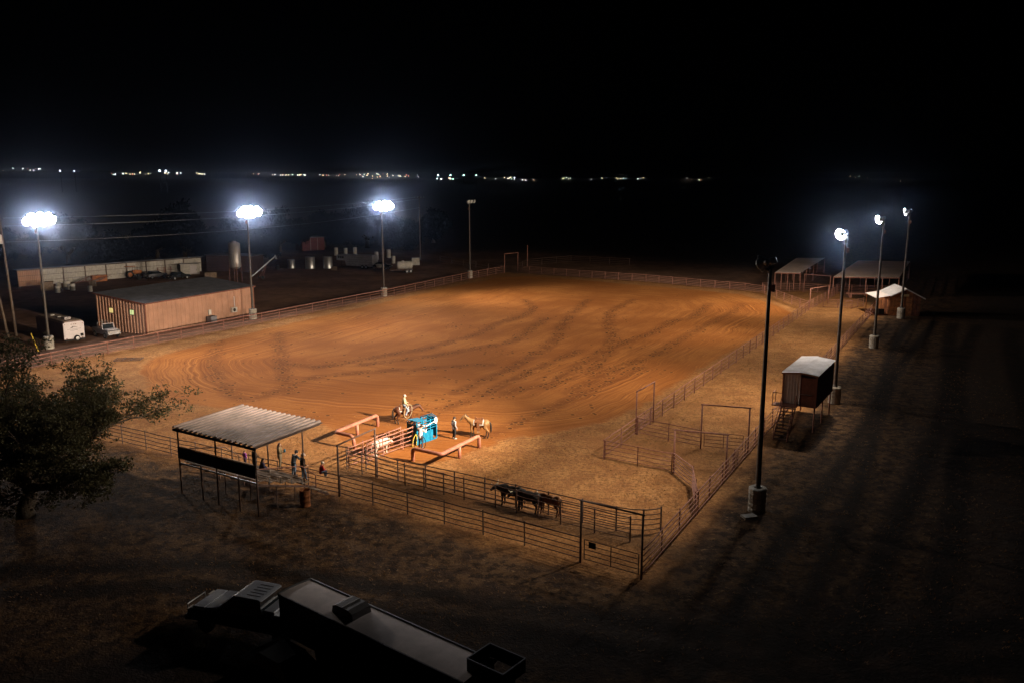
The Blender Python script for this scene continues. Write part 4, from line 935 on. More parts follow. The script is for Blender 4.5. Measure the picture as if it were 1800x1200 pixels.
MB().box((1.8, 0, .65), (3.8, 1.8, .14)).build('deck', M['rust_dark'], t); MB().beam((-1.0, 0, .5), (.2, 0, .6), .1).build('tongue', M['rust_dark'], t)
for y in (-.95, .95): wheel(t, 2.2, y, .34, .34)
o = MB().lathe([(.7, 0), (.95, .6), (1.0, .6), (1.0, .66), (.9, .66), (.66, .08), (.02, .06)], 18, cap=False).build('feed_tub', M['offwhite'], None, True); o.location = (-28.6, 184.4, .73); o.scale = (1, .8, 1)
tag(o, 'pale oval tub sitting on the low flat trailer', 'tub')
crate('white tote box standing right of the water trailer', -22.2, 196.5, (1.7, 1.3, 1.6), 'offwhite', R(10), 'tote_box')
t = thing('red_shed', 'dull red shed with a pale door frame far behind the tanks', 'shed', (-57, 232.6, 0), math.atan2(3.6, 5))
for k in range(16): MB().box((.2 + k * .4, 0, 1.75), (.38, .05, 3.5)).build('board', M['red'], t)
MB().box((3.2, 2.5, 1.7), (6.3, 4.8, 3.4)).build('body', M['red'], t); MB().box((3.2, 2.4, 3.6), (6.9, 5.6, .14)).build('roof', M['galv_dark'], t)
for x in (2.4, 4.4): MB().box((x, -.06, 1.7), (.1, .06, 3.3)).build('door_frame', M['offwhite'], t)
lab = ['tall pale barrel stack behind the stock trailer nose', 'second pale barrel from the left behind the stock trailer', 'pale barrel behind the middle of the stock trailer', 'pale barrel just right of the stock trailer', 'pale barrel behind the third floodlight pole', 'pale barrel left of the water trailer']
for k, (x, y, s) in enumerate([(-45.3, 220, 2.0), (-43, 220.8, 1.8), (-40.8, 222, 1.9), (-33.2, 209, 1.9), (-30.9, 214, 2.0), (-27.8, 200, 1.7)]):
    o = link('barrel', dm); o.location = (x, y, 0); o.scale = (s * .9, s * .9, s * 1.1); tag(o, lab[k], 'barrel', 'pale barrels behind the stock trailer')

# ------------------------------------------------------------------ foreground rig
# pickup
t = thing('pickup_truck', 'dark crew cab pickup hitched to the long trailer in the foreground', 'pickup truck', (-12.0, 35.6, 0), math.atan2(1.05, -3.0))
# local +x forward
MB().prismY([(-3.0, .55), (-3.05, 1.15), (-1.0, 1.15), (-.95, 1.2), (1.25, 1.2), (1.35, 1.18), (2.75, 1.08), (2.95, .95), (3.0, .5)], -1.0, 1.0).build('body', M['blackpaint'], t)
b = MB(); lo = [(-1.05, 1.19), (1.35, 1.19)]; hi = [(-.85, 1.92), (.55, 1.92)]
b.add([(lo[0][0], -.95, 1.19), (lo[1][0], -.95, 1.19), (lo[1][0], .95, 1.19), (lo[0][0], .95, 1.19), (hi[0][0], -.78, 1.92), (hi[1][0], -.78, 1.92), (hi[1][0], .78, 1.92), (hi[0][0], .78, 1.92)], [(0, 1, 5, 4), (1, 2, 6, 5), (2, 3, 7, 6), (3, 0, 4, 7), (4, 5, 6, 7)]).build('glasshouse', M['glass'], t)
cab_highlight = mat('highlight_grey_paint', (.30, .32, .38), .4, .35, .15, 1.5, spec=.5)  # pale highlights on roof, hood and tool box put into the colour
rf = MB(); rf.prismY([(-.95, 1.9), (.62, 1.9), (.45, 1.98), (-.8, 1.98)], -.82, .82).build('roof', cab_highlight, t)
for k in range(5): MB().box((-.35, -.5 + k * .25, 1.985), (.7, .03, .012)).build('roof_rib', M['black'], t)
for (x0, x1) in ((1.4, 2.05), (2.1, 2.72)): MB().box(((x0 + x1) / 2, 0, 1.175 - (x0 - 1.4) * .07), (x1 - x0, 1.72, .05), M=Matrix.Rotation(R(4), 4, 'Y')).build('hood', cab_highlight, t)
MB().box((-2.0, 0, .95), (1.85, 1.6, .1)).build('bed_floor', M['black'], t)
for s in (-1, 1): MB().box((-2.0, s * .93, 1.3), (2.0, .14, .32)).build('bed_side', M['blackpaint'], t)
MB().box((-1.35, 0, 1.36), (.55, 1.75, .42)).build('tool_box', cab_highlight, t)
for s in (-1, 1):
    mi = MB().beam((1.05, s * .98, 1.3), (1.05, s * 1.25, 1.35), .05).box((1.02, s * 1.28, 1.38), (.1, .16, .28)).build('mirror', M['blackpaint'], t)
    MB().box((2.97, s * .72, .88), (.08, .4, .2)).build('headlight', M['offwhite'], t)
    MB().box((-3.06, s * .82, .95), (.05, .2, .34)).build('tail_light', M['trim'], t)
MB().beam((3.1, -.95, .55), (3.1, .95, .55), .18, .24).build('front_bumper', M['alu'], t)
MB().tube([(3.2, -.6, .5), (3.25, -.6, 1.0), (3.25, .6, 1.0), (3.2, .6, .5)], .035, 6).build('grille_guard', M['alu'], t)
for x in (-1.95, 2.0):
    for y in (-.9, .9): wheel(t, x, y, .4, .4, .28)
for ch in t.children:
    w_ = {'body': .10, 'roof': .07, 'hood': .03, 'tool_box': .05, 'bed_side': .04, 'front_bumper': .05}.get(ch.name.split('.')[0])
    if w_:
        bv = ch.modifiers.new('round', 'BEVEL'); bv.width = w_; bv.segments = 3; bv.limit_method = 'ANGLE'
t.location.x += .35; t.location.y += .1
# trailer
tA = Vector((-9.15, 33.35)); tB = Vector((-1.15, 27.05)); d_, L_ = unit(tA, tB)
t = thing('horse_trailer', 'long dark living quarters horse trailer with lit pale roof edge in the foreground', 'trailer', (tA.x, tA.y, 0), math.atan2(d_.y, d_.x))
WD = 1.7; HT = 3.3
sec = [(y, HT + .05 * (1 - (2 * y / WD) ** 2)) for y in np.linspace(-WD / 2, WD / 2, 15)]
v = MB(); v.v = []; n = len(sec)
for x in (0, L_):
    for (y, z) in sec: v.v.append((x, y, z))
for i in range(n - 1): v.f.append((i, n + i, n + i + 1, i + 1))
v.build('roof', mat('trailer_roof', (.75, .64, .61), .7, 0, .2, .9), t, True)
MB().prismY([(0, 1.55), (0, HT), (L_, HT), (L_, .5), (2.4, .5), (2.2, 1.55)], -WD / 2 + .01, WD / 2 - .01).build('body', M['blackpaint'], t)
for s in (-1, 1): MB().beam((0, s * (WD / 2 + .01), HT + .0), (L_, s * (WD / 2 + .01), HT + .0), .06, .09).build('roof_edge', M['alu'] if s > 0 else M['black'], t)  # near trim coloured black in place of its shaded side
MB().tube([(-.01, y, z + .02) for (y, z) in sec], .045, 6).build('nose_edge', M['alu'], t)
u = MB().prismY([(2.9, HT + .04), (2.95, HT + .32), (3.15, HT + .40), (3.85, HT + .40), (4.1, HT + .30), (4.15, HT + .04)], -.45, .5).build('roof_air_conditioner', mat('ac_plastic', (.16, .145, .14), .6, 0, .2, 3), t)
MB().box((3.5, .03, HT + .415), (.04, .9, .02)).build('cover_seam', M['offwhite'], u)
hb = thing('roof_hay_rack', 'open black hay rack box at the rear of the foreground trailer', 'hay rack', (-.55, 27.05, 0), math.atan2(d_.y, d_.x))
for s in (-1, 1): 
    MB().box((0, s * .62, HT + .25), (1.6, .04, .5)).build('side_panel', M['black'], hb); MB().box((s * .79, 0, HT + .25), (.04, 1.2, .5)).build('end_panel', M['black'], hb)
    MB().beam((-.8, s * .62, HT + .51), (.8, s * .62, HT + .51), .05).build('rim', M['galv_dark'], hb); MB().beam((s * .8, -.62, HT + .512), (s * .8, .62, HT + .512), .05).build('rim', M['galv_dark'], hb)
for s in (-.5, .5): MB().beam((s, -.6, HT - .02), (s, .6, HT - .02), .08, .1).build('skid', M['black'], hb)
for s in (-.75, .75): MB().beam((s, 0, 0), (s, 0, HT), .1).build('post', M['black'], hb)
for x in (6.2, 7.2):
    for y in (-1.05, 1.05): wheel(t, x, y, .4, .4, .26)
MB().tube([(.8, 0, 1.6), (.8, 0, 1.15)], .08, 8).build('gooseneck', M['black'], t)
sedan('black parked car in deep shadow beside the foreground trailer', -9.0, 31.2, R(-38), M['blackpaint'])

# ------------------------------------------------------------------ people
def person(label, loc, rz, J=None, jacket=(.03, .03, .035), legs=(.05, .06, .09), hat=None, hair=(.05, .03, .02), shoes=(.04, .03, .025), s=1.0, sleeves=True, hood=None, longhair=False, coat=0.0):
    t = thing('person', label, 'person', loc, rz); t.scale = (s, s, s)
    D = dict(hip=(0, 0, .95), chest=(0, .01, 1.30), neck=(0, .0, 1.47), head=(0, .03, 1.63))
    for k, sx in (('l', -1), ('r', 1)):
        D.update({'sh' + k: (sx * .19, 0, 1.42), 'el' + k: (sx * .25, -.03, 1.14), 'wr' + k: (sx * .24, .09, .91), 'hp' + k: (sx * .095, 0, .93), 'kn' + k: (sx * .11, .03, .50), 'an' + k: (sx * .12, -.02, .09), 'to' + k: (sx * .14, .14, .035)})
    D.update(J or {})
    V = {k: Vector(v) for k, v in D.items()}
    c = lambda k, r: (*V[k], r)
    up = (V['head'] - V['neck']).normalized(); fw = Vector((0, 1, 0)) - up * up.y; fw.normalize()
    hd = V['head']
    ch = [[c('hip', .135), c('chest', .15), (*(V['neck'] - Vector((0, 0, .06))), .10)], [c('neck', .058), (*(hd - up * .06), .06)]]
    for k, sx in (('l', -1), ('r', 1)):
        ch.append([c('chest', .11), c('sh' + k, .068), c('el' + k, .046), c('wr' + k, .032)])
        ch.append([c('hip', .12), c('hp' + k, .095), c('kn' + k, .062), c('an' + k, .042), c('to' + k, .036)])
        w = V['wr' + k]; d = (w - V['el' + k]).normalized(); sd = Vector((sx, 0, 0)); sd = (sd - d * sd.dot(d)).normalized(); nn = d.cross(sd)
        pm = w + d * .07; ch.append([(*w, .03), (*pm, .036)])
        for q, (off, ln) in enumerate(((-.027, .075), (-.009, .085), (.009, .08), (.027, .065))):
            a0 = pm + nn * off + d * .02; a1 = a0 + d * ln * .6 - sd * .01; a2 = a1 + d * ln * .4 - sd * .03
            ch.append([(*a0, .011), (*a1, .010), (*a2, .009)])
        ch.append([(*(w + d * .03 + nn * .03), .013), (*(w + d * .07 + nn * .06 - sd * .01), .011), (*(w + d * .10 + nn * .065 - sd * .02), .010)])
    nose = hd + fw * .105 - up * .01
    ell = [(*hd, .078, .098, .118), (*(hd - up * .07 + fw * .03), .055, .065, .06), (*nose, .016, .022, .024), (*(hd + Vector((.08, -.01, 0))), .012, .022, .032), (*(hd + Vector((-.08, -.01, 0))), .012, .022, .032)]
    blob('body', ch, M['skin'], t, .015, ell, 2)
    for sx in (-1, 1):
        MB().lathe([(.001, -.012), (.011, 0), (.001, .012)], 8, Matrix.Translation(hd + fw * .092 + up * .012 + Vector((sx * .032, 0, 0)))).build('eye', M['black'], t)
    MB().box(hd + fw * .098 - up * .055, (.045, .012, .01)).build('mouth', M['trim'], t)
    cm = mat('jacket_cloth', jacket, .9, 0, .35, 6); lm = mat('trouser_cloth', legs, .9, 0, .3, 6); sm_ = mat('shoe_leather', shoes, .6)
    cc = [[(*(V['hip'] + Vector((0, 0, -.06 - coat))), .155 + coat * .1), c('hip', .160), c('chest', .178), (*(V['neck'] - Vector((0, 0, .07))), .115), (*(V['neck'] - Vector((0, 0, .01))), .072)]]
    for k in 'lr':
        a = [c('chest', .13), c('sh' + k, .088), c('el' + k, .064)]
        if sleeves: a.append((*(V['wr' + k].lerp(V['el' + k], .06)), .048))
        cc.append(a)
    el2 = [(*(V['neck'] + Vector((0, -.07, -.02))), .10, .07, .07)] if hood else []
    blob('jacket', cc, cm, t, .02, el2, 3)
    if hood: blob('hood', [[(*(V['neck'] + Vector((-.07, -.07, .0))), .055), (*(V['neck'] + Vector((0, -.11, -.03))), .065), (*(V['neck'] + Vector((.07, -.07, .0))), .055)]], mat('hood_cloth', hood, .9), t, .02)
    lc = [[c('hip', .148), c('hp' + k, .112), c('kn' + k, .078), (*(V['an' + k].lerp(V['kn' + k], .05)), .066)] for k in 'lr']
    blob('trousers', lc, lm, t, .02)
    for k in 'lr': blob('shoe', [[c('an' + k, .054), (*(V['an' + k] - Vector((0, 0, .035)) ), .05), c('to' + k, .043)]], sm_, t, .018)
    hm = mat('hair', hair, .7)
    hc = [(*(hd + up * .03 - fw * .025), .086, .10, .105)]
    hch = [[(*(hd - fw * .07), .06), (*(hd - fw * .10 - up * .14), .05), (*(hd - fw * .11 - up * .30), .04)]] if longhair else []
    blob('hair', hch, hm, t, .018, hc, 2)
    if hat:
        kind, colr = hat; m_ = mat('hat_cloth', colr, .85)
        M2 = Matrix.Translation(hd + up * .07) @ up.to_track_quat('Z', 'Y').to_matrix().to_4x4()
        if kind == 'cap':
            h_ = MB().lathe([(.112, -.03), (.113, .0), (.10, .06), (.06, .095), (.001, .105)], 16, M2).build('cap', m_, t, True)
            bm_ = MB(); a0 = hd + up * .05
            pts = [a0 + fw * (.10 + .11 * math.sin(q)) + Vector((math.cos(q) * .085, 0, 0)) for q in np.linspace(0, math.pi, 9)]
            bm_.add([p + up * .006 for p in pts] + [p - up * .008 for p in pts], [tuple(range(9)), tuple(range(17, 8, -1))] + [(i, i + 9, i + 10, i + 1) for i in range(8)]).build('visor', m_, h_)
        elif kind == 'beanie': MB().lathe([(.112, -.05), (.12, -.04), (.116, .0), (.10, .07), (.05, .11), (.001, .12)], 16, M2).build('beanie', m_, t, True)
        else:
            MB().lathe([(.21, .02), (.215, .0), (.13, -.015), (.105, .0), (.10, .09), (.07, .12), (.001, .11)], 20, M2, cap=False).build('hat', m_, t, True)
    return t
FACE_ARENA = math.atan2(E2.y, E2.x) - math.pi / 2
person('person in dark coat standing high in the stand behind the corner post', SL(-4.0, 3.3, 1.0), FACE_ARENA - .3, dict(wrl=(-.12, .22, 1.12), wrr=(.12, .22, 1.10), ell=(-.27, .02, 1.16), elr=(.27, .02, 1.15)), (.05, .035, .025), (.03, .03, .03), None, (.05, .028, .018), coat=.14)
SIT = dict(hip=(0, 0, .52), chest=(0, .08, .86), neck=(0, .12, 1.03), head=(0, .16, 1.19), shl=(-.18, .1, .98), shr=(.18, .1, .98), ell=(-.24, .16, .72), elr=(.24, .16, .72), wrl=(-.10, .36, .66), wrr=(.10, .36, .66), hpl=(-.10, .03, .52), hpr=(.10, .03, .52), knl=(-.12, .44, .50), knr=(.12, .44, .50), anl=(-.12, .42, .10), anr=(.12, .42, .10), tol=(-.13, .58, .04), tor=(.13, .58, .04))
person('person in purple and dark jacket seated by the corner post of the stand', SL(-2.3, 2.35, 1.28), FACE_ARENA - .5, SIT, (.06, .05, .10), (.09, .075, .07), None, (.03, .02, .015), longhair=True)
pw = person('long haired person in tan jacket holding a green cup on the stand', SL(-2.7, 4.3, 1.28), FACE_ARENA - .9, dict(elr=(.27, .05, 1.16), wrr=(.14, .28, 1.22), ell=(-.25, .02, 1.14), wrl=(-.06, .24, 1.12)), (.26, .19, .11), (.22, .16, .10), None, (.10, .045, .03), longhair=True, coat=.08)
person('person in dark blue jacket with grey hood leaning towards the fence', SL(-1.9, 4.72, .78), FACE_ARENA - .1, dict(chest=(0, .10, 1.25), neck=(0, .18, 1.40), head=(0, .25, 1.54), shl=(-.19, .15, 1.36), shr=(.19, .15, 1.36), ell=(-.27, .30, 1.15), elr=(.27, .30, 1.15), wrl=(-.2, .5, 1.10), wrr=(.2, .5, 1.10)), (.035, .045, .06), (.13, .19, .28), ('beanie', (.03, .03, .035)), hood=(.38, .38, .42))
person('person in white cap and black jacket beside the stand post', SL(-.55, 4.25, .92), FACE_ARENA - .5, dict(wrr=(.22, .18, 1.02), anr=(.17, .16, .09), tor=(.19, .32, .035), knr=(.14, .12, .5)), (.028, .022, .018), (.12, .17, .25), ('cap', (.75, .73, .75)))
cup = MB().lathe([(.035, 0), (.042, .01), (.048, .16), (.044, .16), (.036, .02), (.001, .02)], 14, cap=False).build('cup', M['teal'], None, True)
q = SL(-2.7, 4.3, 1.28); rr_ = FACE_ARENA - .9; lx, ly = .14, .36; cup.location = (q[0] + lx * math.cos(rr_) - ly * math.sin(rr_), q[1] + lx * math.sin(rr_) + ly * math.cos(rr_), 1.28 + 1.16); cup.scale = (1.3, 1.3, 1.2)
tag(cup, 'green cup held by the long haired person in tan', 'cup')
KID = dict(SIT); KID.update(anl=(-.10, .36, .12), anr=(.10, .38, .10), tol=(-.10, .48, .08), tor=(.10, .50, .06))
person('child in red jacket and pale cap sitting on the top fence rail', (-12.45, 52.95, .98), FACE_ARENA - .4, KID, (.42, .025, .025), (.05, .06, .09), ('cap', (.72, .66, .58)), (.4, .3, .18), (.45, .32, .18), .80)
o = person('small child in purple seen through the stand by the front rail', SL(-6.4, 4.5, .72), FACE_ARENA, None, (.32, .08, .42), (.08, .06, .10), None, (.08, .05, .03), s=.62)
person('man in grey hooded sweater and black trousers holding the dun horse', (-4.55, 64.45, 0), R(-55), dict(wrr=(.25, .10, .90), wrl=(-.25, .10, .90)), (.30, .29, .31), (.016, .016, .018), ('cap', (.03, .025, .025)), shoes=(.6, .58, .56), hood=(.05, .05, .055))
person('man in light vest leaning on the teal chute with ropes', (-6.95, 62.2, 0), R(-28), dict(chest=(-.05, .12, 1.27), neck=(-.06, .2, 1.42), head=(-.07, .25, 1.57), shl=(-.24, .17, 1.38), shr=(.14, .17, 1.38), ell=(-.36, .38, 1.33), elr=(.28, .32, 1.20), wrl=(-.30, .6, 1.38), wrr=(.18, .55, 1.30), knr=(.16, .03, .5), anr=(.2, -.10, .09), tor=(.24, .05, .035)), (.46, .44, .46), (.035, .045, .075), ('hat', (.05, .04, .035)), coat=.02)

# ------------------------------------------------------------------ horses and steers
def coat_mat(name, c1, c2, zlo, zhi):
    m = mat(name, c1, .55, 0, .2, 3)
    n = m.node_tree.nodes; l = m.node_tree.links
    b = [q for q in n if q.type == 'BSDF_PRINCIPLED'][0]; old = b.inputs['Base Color'].links[0].from_socket
    tc = n.new('ShaderNodeTexCoord'); sx = n.new('ShaderNodeSeparateXYZ'); l.new(tc.outputs['Object'], sx.inputs[0])
    mr = n.new('ShaderNodeMapRange'); mr.inputs[1].default_value = zlo; mr.inputs[2].default_value = zhi; l.new(sx.outputs[2], mr.inputs[0])
    mx = n.new('ShaderNodeMix'); mx.data_type = 'RGBA'; l.new(mr.outputs[0], mx.inputs[0]); mx.inputs[6].default_value = (*c2, 1); l.new(old, mx.inputs[7])
    l.new(mx.outputs[2], b.inputs['Base Color']); return m
def horse(label, loc, rz, m, mane, head_up=.0, s=1.0):
    t = thing('horse', label, 'horse', loc, rz); t.scale = (s, s, s)
    px, pz = (1.12, 1.72) if head_up > .5 else (1.28, 1.45); mx_, mz = (1.50, 1.36) if head_up > .5 else (1.58, 1.02)
    ch = [[(.52, 0, 1.22, .27), (.78, 0, 1.38 if head_up > .5 else 1.30, .20), ((.78 + px) / 2 + .02, 0, (1.38 + pz) / 2, .155), (px, 0, pz, .115)],
          [(px, 0, pz, .11), (px + (mx_ - px) * .35, 0, pz + (mz - pz) * .3 - .01, .115), (px + (mx_ - px) * .75, 0, pz + (mz - pz) * .75, .075), (mx_, 0, mz, .065)]]
    for sy in (-1, 1):
        y = sy * .15; f = .06 * sy
        ch.append([(.50, sy * .12, 1.12, .18), (.52 + f, y, .88, .115), (.54 + f, y, .55, .062), (.55 + f, y, .50, .058), (.54 + f, y, .22, .038), (.56 + f, y, .14, .048), (.60 + f, y, .03, .058)])
        g = -.10 * sy
        ch.append([(-.52, sy * .12, 1.16, .25), (-.44 + g * .4, sy * .17, .90, .17), (-.56 + g * .8, sy * .16, .70, .095), (-.70 + g, sy * .15, .52, .062), (-.67 + g, sy * .15, .24, .042), (-.64 + g, sy * .15, .14, .05), (-.60 + g, sy * .15, .03, .06)])
        ch.append([(px - .03, sy * .06, pz + .06, .035), (px - .02, sy * .075, pz + .20, .010)])
    ell = [(.38, 0, 1.13, .40, .27, .34), (-.05, 0, 1.10, .55, .29, .31), (-.52, 0, 1.20, .36, .27, .30), (.42, 0, 1.36, .26, .12, .14), (mx_ - .02, 0, mz - .03, .07, .06, .06)]
    blob('body', ch, m, t, .024, ell, 3)
    mm = M[mane]
    blob('tail', [[(-.84, 0, 1.28, .05), (-.93, 0, 1.12, .065), (-.96, 0, .85, .085), (-.95, 0, .60, .075), (-.94, 0, .42, .03)]], mm, t, .02)
    blob('mane', [[(.58, 0, 1.46, .05), (.80, 0, 1.55 if head_up > .5 else 1.47, .06), ((.8 + px) / 2, 0, (1.54 + pz) / 2 + .08, .06), (px - .03, 0, pz + .10, .05), (px + .08, 0, pz + .05, .03)]], mm, t, .02)
    for sy in (-1, 1): MB().lathe([(.001, -.02), (.02, 0), (.001, .02)], 8, Matrix.Translation((px + (mx_ - px) * .3, sy * .105, pz + (mz - pz) * .25))).build('eye', M['black'], t)
    hl = MB(); k0 = Vector((px, 0, pz)).lerp(Vector((mx_, 0, mz)), .68)
    hl.lathe([(.098, -.012), (.10, 0), (.098, .012)], 14, Matrix.Translation(k0) @ Matrix.Rotation(math.atan2(mx_ - px, mz - pz), 4, 'Y'), cap=False)
    for sy in (-1, 1): hl.tube([(k0.x, sy * .095, k0.z), (px - .02, sy * .11, pz + .03)], .012, 5)
    hl.build('bridle', M['leather'], t)
    return t
def saddle(label, loc, rz, s=1.0):
    t = thing('saddle', label, 'saddle', loc, rz); t.scale = (s, s, s)
    def arch(x0, x1, r0, zc, a0, a1, th):
        b = MB(); A = np.linspace(R(a0), R(a1), 13); n = len(A)
        for x in (x0, x1):
            for rr2 in (r0, r0 + th):
                for a in A: b.v.append((x, rr2 * .92 * math.sin(a), zc + rr2 * 1.02 * math.cos(a)))
        for i in range(n - 1):
            b.f += [(n + i, n + i + 1, 3 * n + i + 1, 3 * n + i), (i, 2 * n + i, 2 * n + i + 1, i + 1), (i, i + 1, n + i + 1, n + i), (2 * n + i, 3 * n + i, 3 * n + i + 1, 2 * n + i + 1)]
        b.f += [(0, n, 3 * n, 2 * n), (n - 1, 3 * n - 1 - n + n, 4 * n - 1, 3 * n - 1)]
        return b
    arch(-.42, .40, .335, 1.11, -95, 95, .02).build('blanket', M['blanket'], t)
    arch(-.34, .32, .36, 1.11, -80, 80, .03).build('skirt', M['leather'], t)
    blob('seat', [[(-.28, 0, 1.56, .09), (-.1, 0, 1.50, .11), (.1, 0, 1.50, .10), (.24, 0, 1.57, .07)]], M['leather'], t, .02, [(-.30, 0, 1.57, .05, .17, .07)])
    MB().tube([(.24, 0, 1.55), (.28, 0, 1.66), (.33, 0, 1.68)], [.035, .03, .04], 8).build('horn', M['leather'], t)
    for sy in (-1, 1):
        MB().box((.0, sy * .42, 1.0), (.22, .03, .75)).build('fender', M['leather'], t)
        MB().tube([(-.07, sy * .43, .66), (-.08, sy * .43, .52), (.08, sy * .43, .52), (.07, sy * .43, .66)], .02, 6).build('stirrup', M['board'], t)
    arch(.14, .24, .345, 1.11, -178, 178, .012).build('cinch', M['leather'], t)
    return t
bay = coat_mat('bay_coat', (.075, .024, .011), (.02, .013, .010), .25, .55); dun = coat_mat('dun_coat', (.235, .125, .05), (.03, .02, .015), .42, .62)
HB_ = (-9.0, 68.75, 0); HBr = R(14)
horse('dark bay horse carrying the rider behind the teal chute', HB_, HBr, bay, 'hair_black', .0)
saddle('saddle on the bay horse under the rider', HB_, HBr)
HD_ = (-2.6, 64.85, 0); HDr = R(172)
horse('buckskin dun horse with black tail and legs standing by the man in grey', HD_, HDr, dun, 'hair_black', 1.0)
saddle('empty brown saddle on the dun horse', HD_, HDr)
RIDE = dict(hip=(0, 0, .0), chest=(0, .05, .36), neck=(0, .05, .53), head=(0, .08, .69), shl=(-.19, .04, .48), shr=(.19, .04, .48), ell=(-.26, .08, .2), elr=(.27, .06, .2), wrl=(-.12, .33, .12), wrr=(.24, .28, .05), hpl=(-.12, .03, -.02), hpr=(.12, .03, -.02), knl=(-.40, .30, -.36), knr=(.40, .30, -.36), anl=(-.44, .10, -.80), anr=(.44, .10, -.80), tol=(-.46, .26, -.82), tor=(.46, .26, -.82))
rx = (HB_[0] - .02, HB_[1], 1.62)
person('rider in cream shirt and pale cap sitting on the bay horse', rx, HBr - math.pi / 2, RIDE, (.46, .40, .25), (.22, .26, .34), ('cap', (.48, .40, .37)), (.06, .035, .02), (.10, .05, .03), coat=-.02)
# coiled lariats
def lariat(label, c, rx_, ry_, rz, m, tilt=0, n=3):
    t = thing('lariat', label, 'rope', c, rz, 'coiled ropes')
    for k in range(n):
        pts = [(rx_ * (1 - .06 * k) * math.cos(a), .012 * k + .02 * math.sin(2 * a), ry_ * (1 - .05 * k) * math.sin(a) - .02 * k) for a in np.linspace(0, 6.283, 29)]
        MB().tube(pts, .014, 6).build('coil', M[m], t, True)
    t.rotation_euler = (0, tilt, rz); return t
cs, sn = math.cos(HBr), math.sin(HBr)
lariat('large pale rope loop hanging from the rider hand', (HB_[0] + .28 * cs + .55 * sn, HB_[1] + .28 * sn - .55 * cs, 1.17), .31, .60, HBr, 'rope', R(14), 2)
lariat('yellow rope hanging beside the man at the chute', (-7.35, 62.05, .55), .16, .55, R(30), 'ropey', R(10), 2)
lariat('dark rope coil hanging by the leg of the man at the chute', (-6.75, 61.95, .48), .22, .46, R(20), 'hair_black', 0, 2)
def steer(label, loc, rz, m, s=1.0, group='roping steers in the cattle lane', down=0.0):
    t = thing('steer', label, 'steer', loc, rz, group); t.scale = (s, s, s)
    hz = 1.14 - down
    ch = [[(.50, 0, 1.02, .24), (.78, 0, hz - .03, .17), (.98, 0, hz, .12)], [(.96, 0, hz + .02, .115), (1.12, 0, hz - .10, .10), (1.30, 0, hz - .27, .07)]]
    for sy in (-1, 1):
        ch.append([(.45, sy * .12, .92, .17), (.46, sy * .15, .68, .09), (.47, sy * .15, .42, .058), (.46, sy * .15, .16, .045), (.50, sy * .15, .04, .058)])
        ch.append([(-.55, sy * .12, .98, .20), (-.50, sy * .17, .74, .13), (-.64, sy * .15, .46, .062), (-.60, sy * .15, .18, .048), (-.56, sy * .15, .04, .058)])
        ch.append([(.98, sy * .09, hz + .04, .035), (.93, sy * .22, hz + .0, .028)])
    ell = [(.36, 0, .96, .36, .25, .33), (-.08, 0, .93, .52, .28, .31), (-.54, 0, 1.0, .28, .24, .27)]
    blob('body', ch, m, t, .026, ell, 3)
    for sy in (-1, 1): MB().tube([(1.0, sy * .08, hz + .10), (.98, sy * .24, hz + .13), (1.02, sy * .36, hz + .22), (1.06, sy * .40, hz + .34)], [.035, .03, .022, .006], 8).build('horn', M['horn'], t, True)
    blob('tail', [[(-.80, 0, 1.10, .03), (-.90, 0, .85, .025), (-.92, 0, .55, .022), (-.92, 0, .42, .05), (-.91, 0, .30, .02)]], m, t, .018)
    return t
laned = math.atan2(50.86 - 48.41, -1.15 - 2.91)
ld = Vector((math.cos(laned), math.sin(laned))); lc0 = Vector((-.15, 50.45))
sp = [('black steer first in line in the cattle lane', 'steer_black', 0.0, 1.08), ('black steer second in line in the cattle lane', 'steer_black', 1.4, 1.1), ('brown steer last in line in the cattle lane', 'steer_brown', 2.75, 1.04)]
for lb, mm, dist, s in sp:
    q = lc0 - ld * dist + Vector((-ld.y, ld.x)) * (.14 if dist == 1.4 else -.12); steer(lb, (q.x, q.y, 0), laned + random.uniform(-.06, .06), M[mm], s, down=.12 + .1 * (dist > 1))
steer('white steer waiting in the lead up to the teal chute', (-9.75, 60.6, 0), R(54), M['steer_white'], 1.0, None, .25)

# ------------------------------------------------------------------ lights of the far town
lamp_em = {}
def em(name, c, s):
    m = bpy.data.materials.new(name); m.use_nodes = True; n = m.node_tree.nodes; n.clear()
    e_ = n.new('ShaderNodeEmission'); e_.inputs[0].default_value = (*c, 1); e_.inputs[1].default_value = s; m.cycles.emission_sampling = 'NONE'
    o_ = n.new('ShaderNodeOutputMaterial'); m.node_tree.links.new(e_.outputs[0], o_.inputs[0]); return m
EMS = [em('town_lamp_warm', (1, .75, .42), 15.0), em('town_lamp_white', (.9, .95, 1), 20.0), em('town_lamp_green', (.65, 1, .85), 18.0), em('town_lamp_red', (1, .3, .16), 12.0)]
TD = 1050.0
def town_pt(u, v):     # bearing and elevation of a far lamp, set at town distance
    a = (u - 900) / 1500; y = (600 - v) / 1500; p = R(11); dy = math.cos(p) + y * math.sin(p); dz = -math.sin(p) + y * math.cos(p)
    return (a / dy * TD, TD, 20.3 + dz / dy * TD)
oc = [(0, 0, 1), (1, 0, 0), (0, 1, 0), (-1, 0, 0), (0, -1, 0), (0, 0, -1)]; ofc = [(0, 1, 2), (0, 2, 3), (0, 3, 4), (0, 4, 1), (5, 2, 1), (5, 3, 2), (5, 4, 3), (5, 1, 4)]
groups = [MB() for _ in EMS]
def dot(u, v, r, k): c = town_pt(u, v); r *= .40; groups[k].add([(c[0] + q[0] * r, c[1] + q[1] * r, c[2] + q[2] * r) for q in oc], ofc)
r2 = random.Random(3)
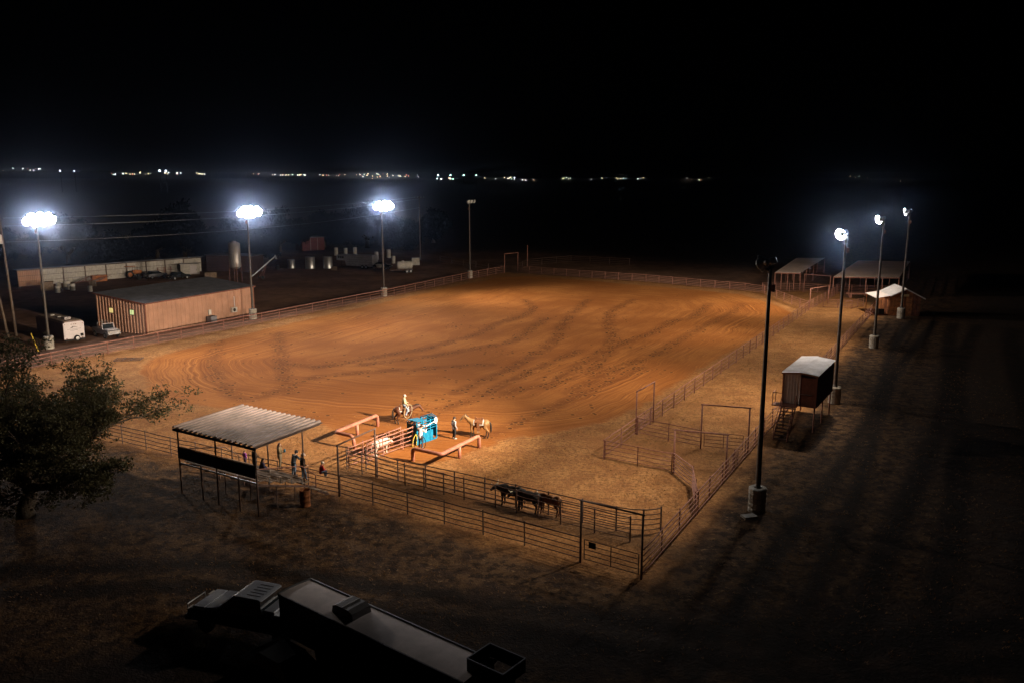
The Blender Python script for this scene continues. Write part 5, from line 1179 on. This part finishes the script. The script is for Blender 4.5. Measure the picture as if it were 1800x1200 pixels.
for (u0, u1, n, v0, sp_) in [(5, 80, 9, 298, 3), (185, 235, 8, 306, 1.2), (236, 320, 14, 305, 2), (320, 370, 6, 306, 1), (430, 470, 4, 306, 1.5), (475, 540, 16, 308, .8), (560, 620, 10, 308, 1.2), (620, 735, 30, 309, 3.2), (765, 802, 9, 314.5, 1), (840, 905, 10, 314, 1.5), (905, 945, 5, 317, 1), (980, 1140, 17, 314, 1.6), (1180, 1250, 6, 316, 3), (1350, 1640, 6, 314, 4)]:
    for _ in range(n): dot(r2.uniform(u0, u1), v0 + r2.gauss(0, sp_ * .6), r2.choice((.5, .7, .9, 1.1)) * (1 if u0 < 900 else .75), r2.choice((0, 0, 0, 1, 1, 2, 3)))
for k, g in enumerate(groups):
    if k == 0: root = tag(g.build('town_lights', EMS[0]), 'scattered tiny lights of the far town along the horizon', 'town lights', kind='stuff')
    else: g.build('lights', EMS[k], root)
for i, (u, v, s, lb) in enumerate([(105.5, 300.5, 1.5, 'leftmost bright white light on the horizon'), (130.5, 301, 1.5, 'second bright white light from the left on the horizon'), (280.5, 300.5, 2.2, 'left one of the brightest pair of horizon lights'), (291.5, 301, 2.0, 'right one of the brightest pair of horizon lights'), (770, 308.5, 1.7, 'first of four cool lights in a row on the horizon'), (792, 308.5, 1.6, 'second of four cool lights in a row on the horizon'), (815, 308.5, 1.4, 'third of four cool lights in a row on the horizon'), (837, 308.5, 1.3, 'last of four cool lights in a row on the horizon')]):
    c = town_pt(u, v); s *= .42; t = thing('distant_lamp', lb, 'far lamp', (c[0], c[1], 0), 0, 'bright stadium lights on the horizon')
    MB().add([(q[0] * s, q[1] * s, c[2] + q[2] * s) for q in oc], ofc).build('lamp', EMS[2 if i > 3 else 1], t)
    MB().tube([(0, 1, -2), (0, .6, max(2, c[2] - s))], .2, 5).build('mast', M['black'], t)

# ------------------------------------------------------------------ night haze added to imitate bloom round the floodlights
HAZE = 2.0e-4
m = bpy.data.materials.new('bloom_haze'); m.use_nodes = True; n = m.node_tree.nodes; n.clear()
pv = n.new('ShaderNodeVolumePrincipled'); pv.inputs['Color'].default_value = (.55, .68, 1.0, 1); pv.inputs['Density'].default_value = HAZE; pv.inputs['Anisotropy'].default_value = .986
oo = n.new('ShaderNodeOutputMaterial'); m.node_tree.links.new(pv.outputs[0], oo.inputs['Volume'])
tag(MB().box((0, 0, 16.0), (9400, 9400, 35.0)).build('haze', m), 'thin night haze added as a bloom glow round the floodlights', kind='stuff')
